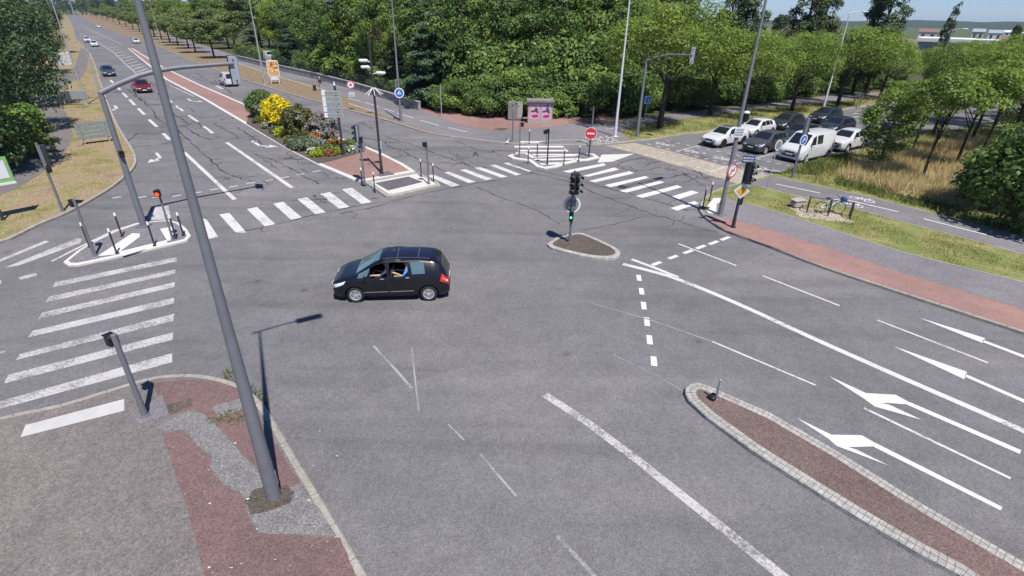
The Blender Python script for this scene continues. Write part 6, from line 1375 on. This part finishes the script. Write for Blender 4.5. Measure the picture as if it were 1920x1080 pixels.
def grass(name, poly, n, hmin, hmax, w, m, label, z=Z1, patch=.5, lean=.35):
    P_ = scatter(poly, n, patch); n = len(P_); a = NR.uniform(0, 6.283, n); h = NR.uniform(hmin, hmax, n); ww = w * NR.uniform(.6, 1.4, n)
    tx = NR.normal(0, lean, n) * h; ty = NR.normal(0, lean, n) * h; B_ = np.stack([P_[:, 0], P_[:, 1], np.full(n, z - .02)], 1); s = np.stack([np.cos(a) * ww, np.sin(a) * ww, np.zeros(n)], 1)
    V = np.stack([B_ - s, B_ + s, B_ + np.stack([tx, ty, h], 1)], 1).reshape(-1, 3); o = rawmesh(name, V, 3, np.repeat(np.clip(NR.normal(.5, .25, n), 0, 1), 3), m); tag(o, label, 'grass', kind='stuff'); return o
FIELD = G([(1462, 326), (1500, 308), (1590, 285), (1640, 274), (1760, 240), (1950, 250), (2050, 380), (2000, 470), (1915, 440), (1841, 422), (1729, 392), (1635, 367), (1533, 345)], Z1)
INF = G([(1560, 330), (1640, 292), (1800, 262), (1920, 290), (1900, 400), (1840, 404), (1729, 374), (1635, 350)], Z1)
grass('dry_grass', INF, 26000, .40, .85, .018, 'blade_dry', 'tall pale dry grass under the right hand trees', patch=.5)
grass('grass', FIELD, 26000, .15, .42, .022, 'blade_mixed', 'rough mixed grass between kerb and cycle path on the right', patch=.4)
grass('grass', G([(1462, 326), (1500, 310), (1590, 287), (1600, 300), (1560, 345), (1650, 369), (1729, 391), (1841, 421), (1930, 446), (1920, 425), (1840, 405), (1729, 376), (1640, 352), (1560, 330)], Z1), 12000, .12, .4, .022, 'blade_green', 'green grass edging the cycle path', patch=.4)
grass('grass', G([(1345, 370), (1390, 349), (1425, 351), (1478, 364), (1588, 388), (1691, 416), (1860, 461), (2100, 530), (2100, 580), (1920, 527), (1700, 473), (1600, 440), (1560, 428), (1480, 402)], Z1), 16000, .04, .12, .018, 'blade_mixed', 'short dry grass strip beside the right footway', patch=.6)
grass('dry_grass', G([(2, 368), (46, 348), (84, 322), (112, 300), (132, 273), (140, 250), (134, 232), (120, 200), (150, 150), (168, 120), (178, 160), (200, 215), (230, 257), (246, 282), (252, 300), (248, 316), (228, 338), (196, 361), (132, 397), (72, 423), (0, 455), (-60, 480), (-80, 410)], Z1), 15000, .04, .15, .02, 'blade_dry', 'short parched grass on the left verge', patch=.6)
grass('grass', G([(2, 368), (46, 348), (140, 290), (134, 232), (120, 200), (150, 150), (200, 215), (246, 282), (228, 338), (132, 397), (0, 455)], Z1), 6000, .05, .18, .02, 'blade_mixed', 'greener tufts in the left verge', patch=.6)
grass('grass', G([(1166, 246), (1182, 261), (1227, 258), (1287, 248), (1325, 245), (1420, 231), (1520, 214), (1620, 196), (1640, 183), (1560, 192), (1480, 199), (1400, 209), (1310, 221), (1260, 228), (1205, 235)], Z1), 24000, .08, .35, .025, 'blade_mixed', 'rough grass verge under the street trees', patch=.5)
grass('dry_grass', G([(300, 84), (352, 111), (400, 129), (457, 149), (540, 175), (625, 199), (707, 221), (748, 233), (700, 210), (625, 174), (530, 147), (447, 122), (380, 100), (300, 72)], Z1), 15000, .05, .16, .03, 'blade_dry', 'thin brown grass on the far verge of the avenue', patch=.5)
grass('grass', G([(412, 708), (440, 716), (452, 728), (470, 745), (505, 760), (490, 738), (470, 722), (440, 700), (425, 690)], .05), 420, .08, .34, .012, 'blade_green', 'weeds growing from the near left kerb', z=.02, patch=.2, lean=.7)
grass('grass', G([(382, 790), (410, 776), (450, 765), (478, 752), (482, 768), (462, 790), (420, 800)], Z1), 700, .04, .14, .010, 'blade_green', 'tuft of grass in the near left pavement', patch=.3, lean=.7)
grass('grass', G([(306, 812), (312, 812), (330, 880), (352, 960), (346, 960), (324, 885)], Z1), 260, .03, .07, .008, 'blade_mixed', 'weeds in the joint of the near left pavement', patch=.5, lean=.8)
grass('grass', G([(500, 790), (520, 795), (612, 950), (690, 1080), (684, 1080), (604, 952)], Z1), 380, .02, .06, .008, 'blade_mixed', 'weeds along the near left kerb', patch=.8, lean=.8)

# ------------------------------------------------------------------ far valley: buildings and wooded ridge
mat('roof_white', (.70, .70, .68), .6); mat('roof_slate', (.30, .33, .36), .6); mat('wall_cream', (.55, .50, .44), .8); mat('roof_tile', (.20, .13, .10), .8); mat('win_dark', (.04, .05, .06), .3)
def far_building(px, d, w, dep, h, wall, roof, label, name='warehouse', rib=True, gable=False):
    q = g(px, 300); v = Vector((q.x, q.y)).normalized() * d; t = thing(name, label, 'building', (v.x, v.y, 0), math.atan2(-v.y, -v.x), 'far buildings in the valley')
    b = MB(); b.box((0, 0, h / 2), (dep, w, h)); b.build('wall', wall, t); b = MB()
    if gable: b.add([(-dep / 2 - .4, -w / 2 - .4, h), (dep / 2 + .4, -w / 2 - .4, h), (dep / 2 + .4, w / 2 + .4, h), (-dep / 2 - .4, w / 2 + .4, h), (0, -w / 2 - .4, h + 2.2), (0, w / 2 + .4, h + 2.2)], [(0, 1, 4), (1, 2, 5, 4), (2, 3, 5), (3, 0, 4, 5), (3, 2, 1, 0)])
    else: b.box((0, 0, h + .5), (dep + 1, w + 1, 1.0))
    b.build('roof', roof, t)
    n = max(2, int(w / 6))
    for k in range(n):
        b = MB(); b.box((dep / 2 + .02, -w / 2 + w * (k + .5) / n, h * .5), (.08, w / n * (.3 if not gable else .35), h * .45)); b.build('window', 'win_dark', t)
    return t
far_building(1752, 230, 30, 18, 5.0, 'roof_slate', 'roof_white', 'long white roofed warehouse showing over the trees')
far_building(1690, 270, 16, 12, 4.6, 'wall_cream', 'roof_white', 'small white roofed shed left of the long warehouse')
far_building(1822, 210, 9, 10, 5.0, 'wall_cream', 'roof_tile', 'tan block house right of the long warehouse', 'house', gable=True)
far_building(1498, 240, 14, 12, 5, 'roof_white', 'roof_white', 'white building glimpsed between two poplars', 'building')
far_building(1515, 300, 12, 10, 5, 'roof_white', 'roof_tile', 'white house with red roof far between the poplars', 'house', gable=True)
for k in range(16):
    px = 1640 + NR.uniform(0, 300); far_building(px, NR.uniform(480, 900), NR.uniform(7, 13), 10, NR.uniform(3, 6), NR.choice(['wall_cream', 'roof_white']), NR.choice(['roof_tile', 'roof_white', 'roof_slate']), 'tiny far house in the valley town', 'house', gable=True)
far_building(100, 640, 26, 14, 7, 'wall_cream', 'roof_tile', 'pale house far beside the end of the avenue', 'house', gable=True)
leafmat('leaf_far', (0.045, 0.075, 0.03), .4, .1)
ground_mix('ridge_wood', [(0.3, (.03, .05, .022)), (0.7, (.06, .085, .035))], .01, .08)
b = MB(); n = 120
for r_, (yy, zz) in enumerate(((2500, -1), (2800, 10), (3300, 24), (3700, 26), (4200, 0))):
    for k in range(n + 1):
        a = -1.15 + 2.3 * k / n; hgt = zz * (1 + .22 * math.sin(k * .21) + .12 * math.sin(k * .9 + 1) + (.1 * math.sin(k * 2.3) if r_ == 3 else 0)) if zz > 0 else zz
        b.v.append((math.sin(a) * yy, math.cos(a) * yy, hgt))
for r_ in range(4):
    for k in range(n): b.f.append((r_ * (n + 1) + k, r_ * (n + 1) + k + 1, (r_ + 1) * (n + 1) + k + 1, (r_ + 1) * (n + 1) + k)); b.m.append(0)
struct('hills', b, 'ridge_wood', 'long low wooded ridge on the horizon')
for L in PROTO.values():
    for e in L:
        if not e[1]:
            for ch in list(e[0].children): bpy.data.objects.remove(ch)
            bpy.data.objects.remove(e[0])
# ------------------------------------------------------------------ haze over the valley
hm = bpy.data.materials.new('haze'); hm.use_nodes = True; n_ = hm.node_tree; n_.nodes.clear()
pv = n_.nodes.new('ShaderNodeVolumePrincipled'); ho = n_.nodes.new('ShaderNodeOutputMaterial'); n_.links.new(pv.outputs[0], ho.inputs['Volume'])
pv.inputs['Color'].default_value = (.50, .68, 1.0, 1); pv.inputs['Density'].default_value = 0.00010; pv.inputs['Anisotropy'].default_value = 0.2
b = MB(); b.box((0, 2150, 30), (9600, 4600, 64)); MATS['haze'] = hm; tag(b.build('haze', 'haze'), 'thin blue summer haze over the valley', 'haze', kind='stuff')
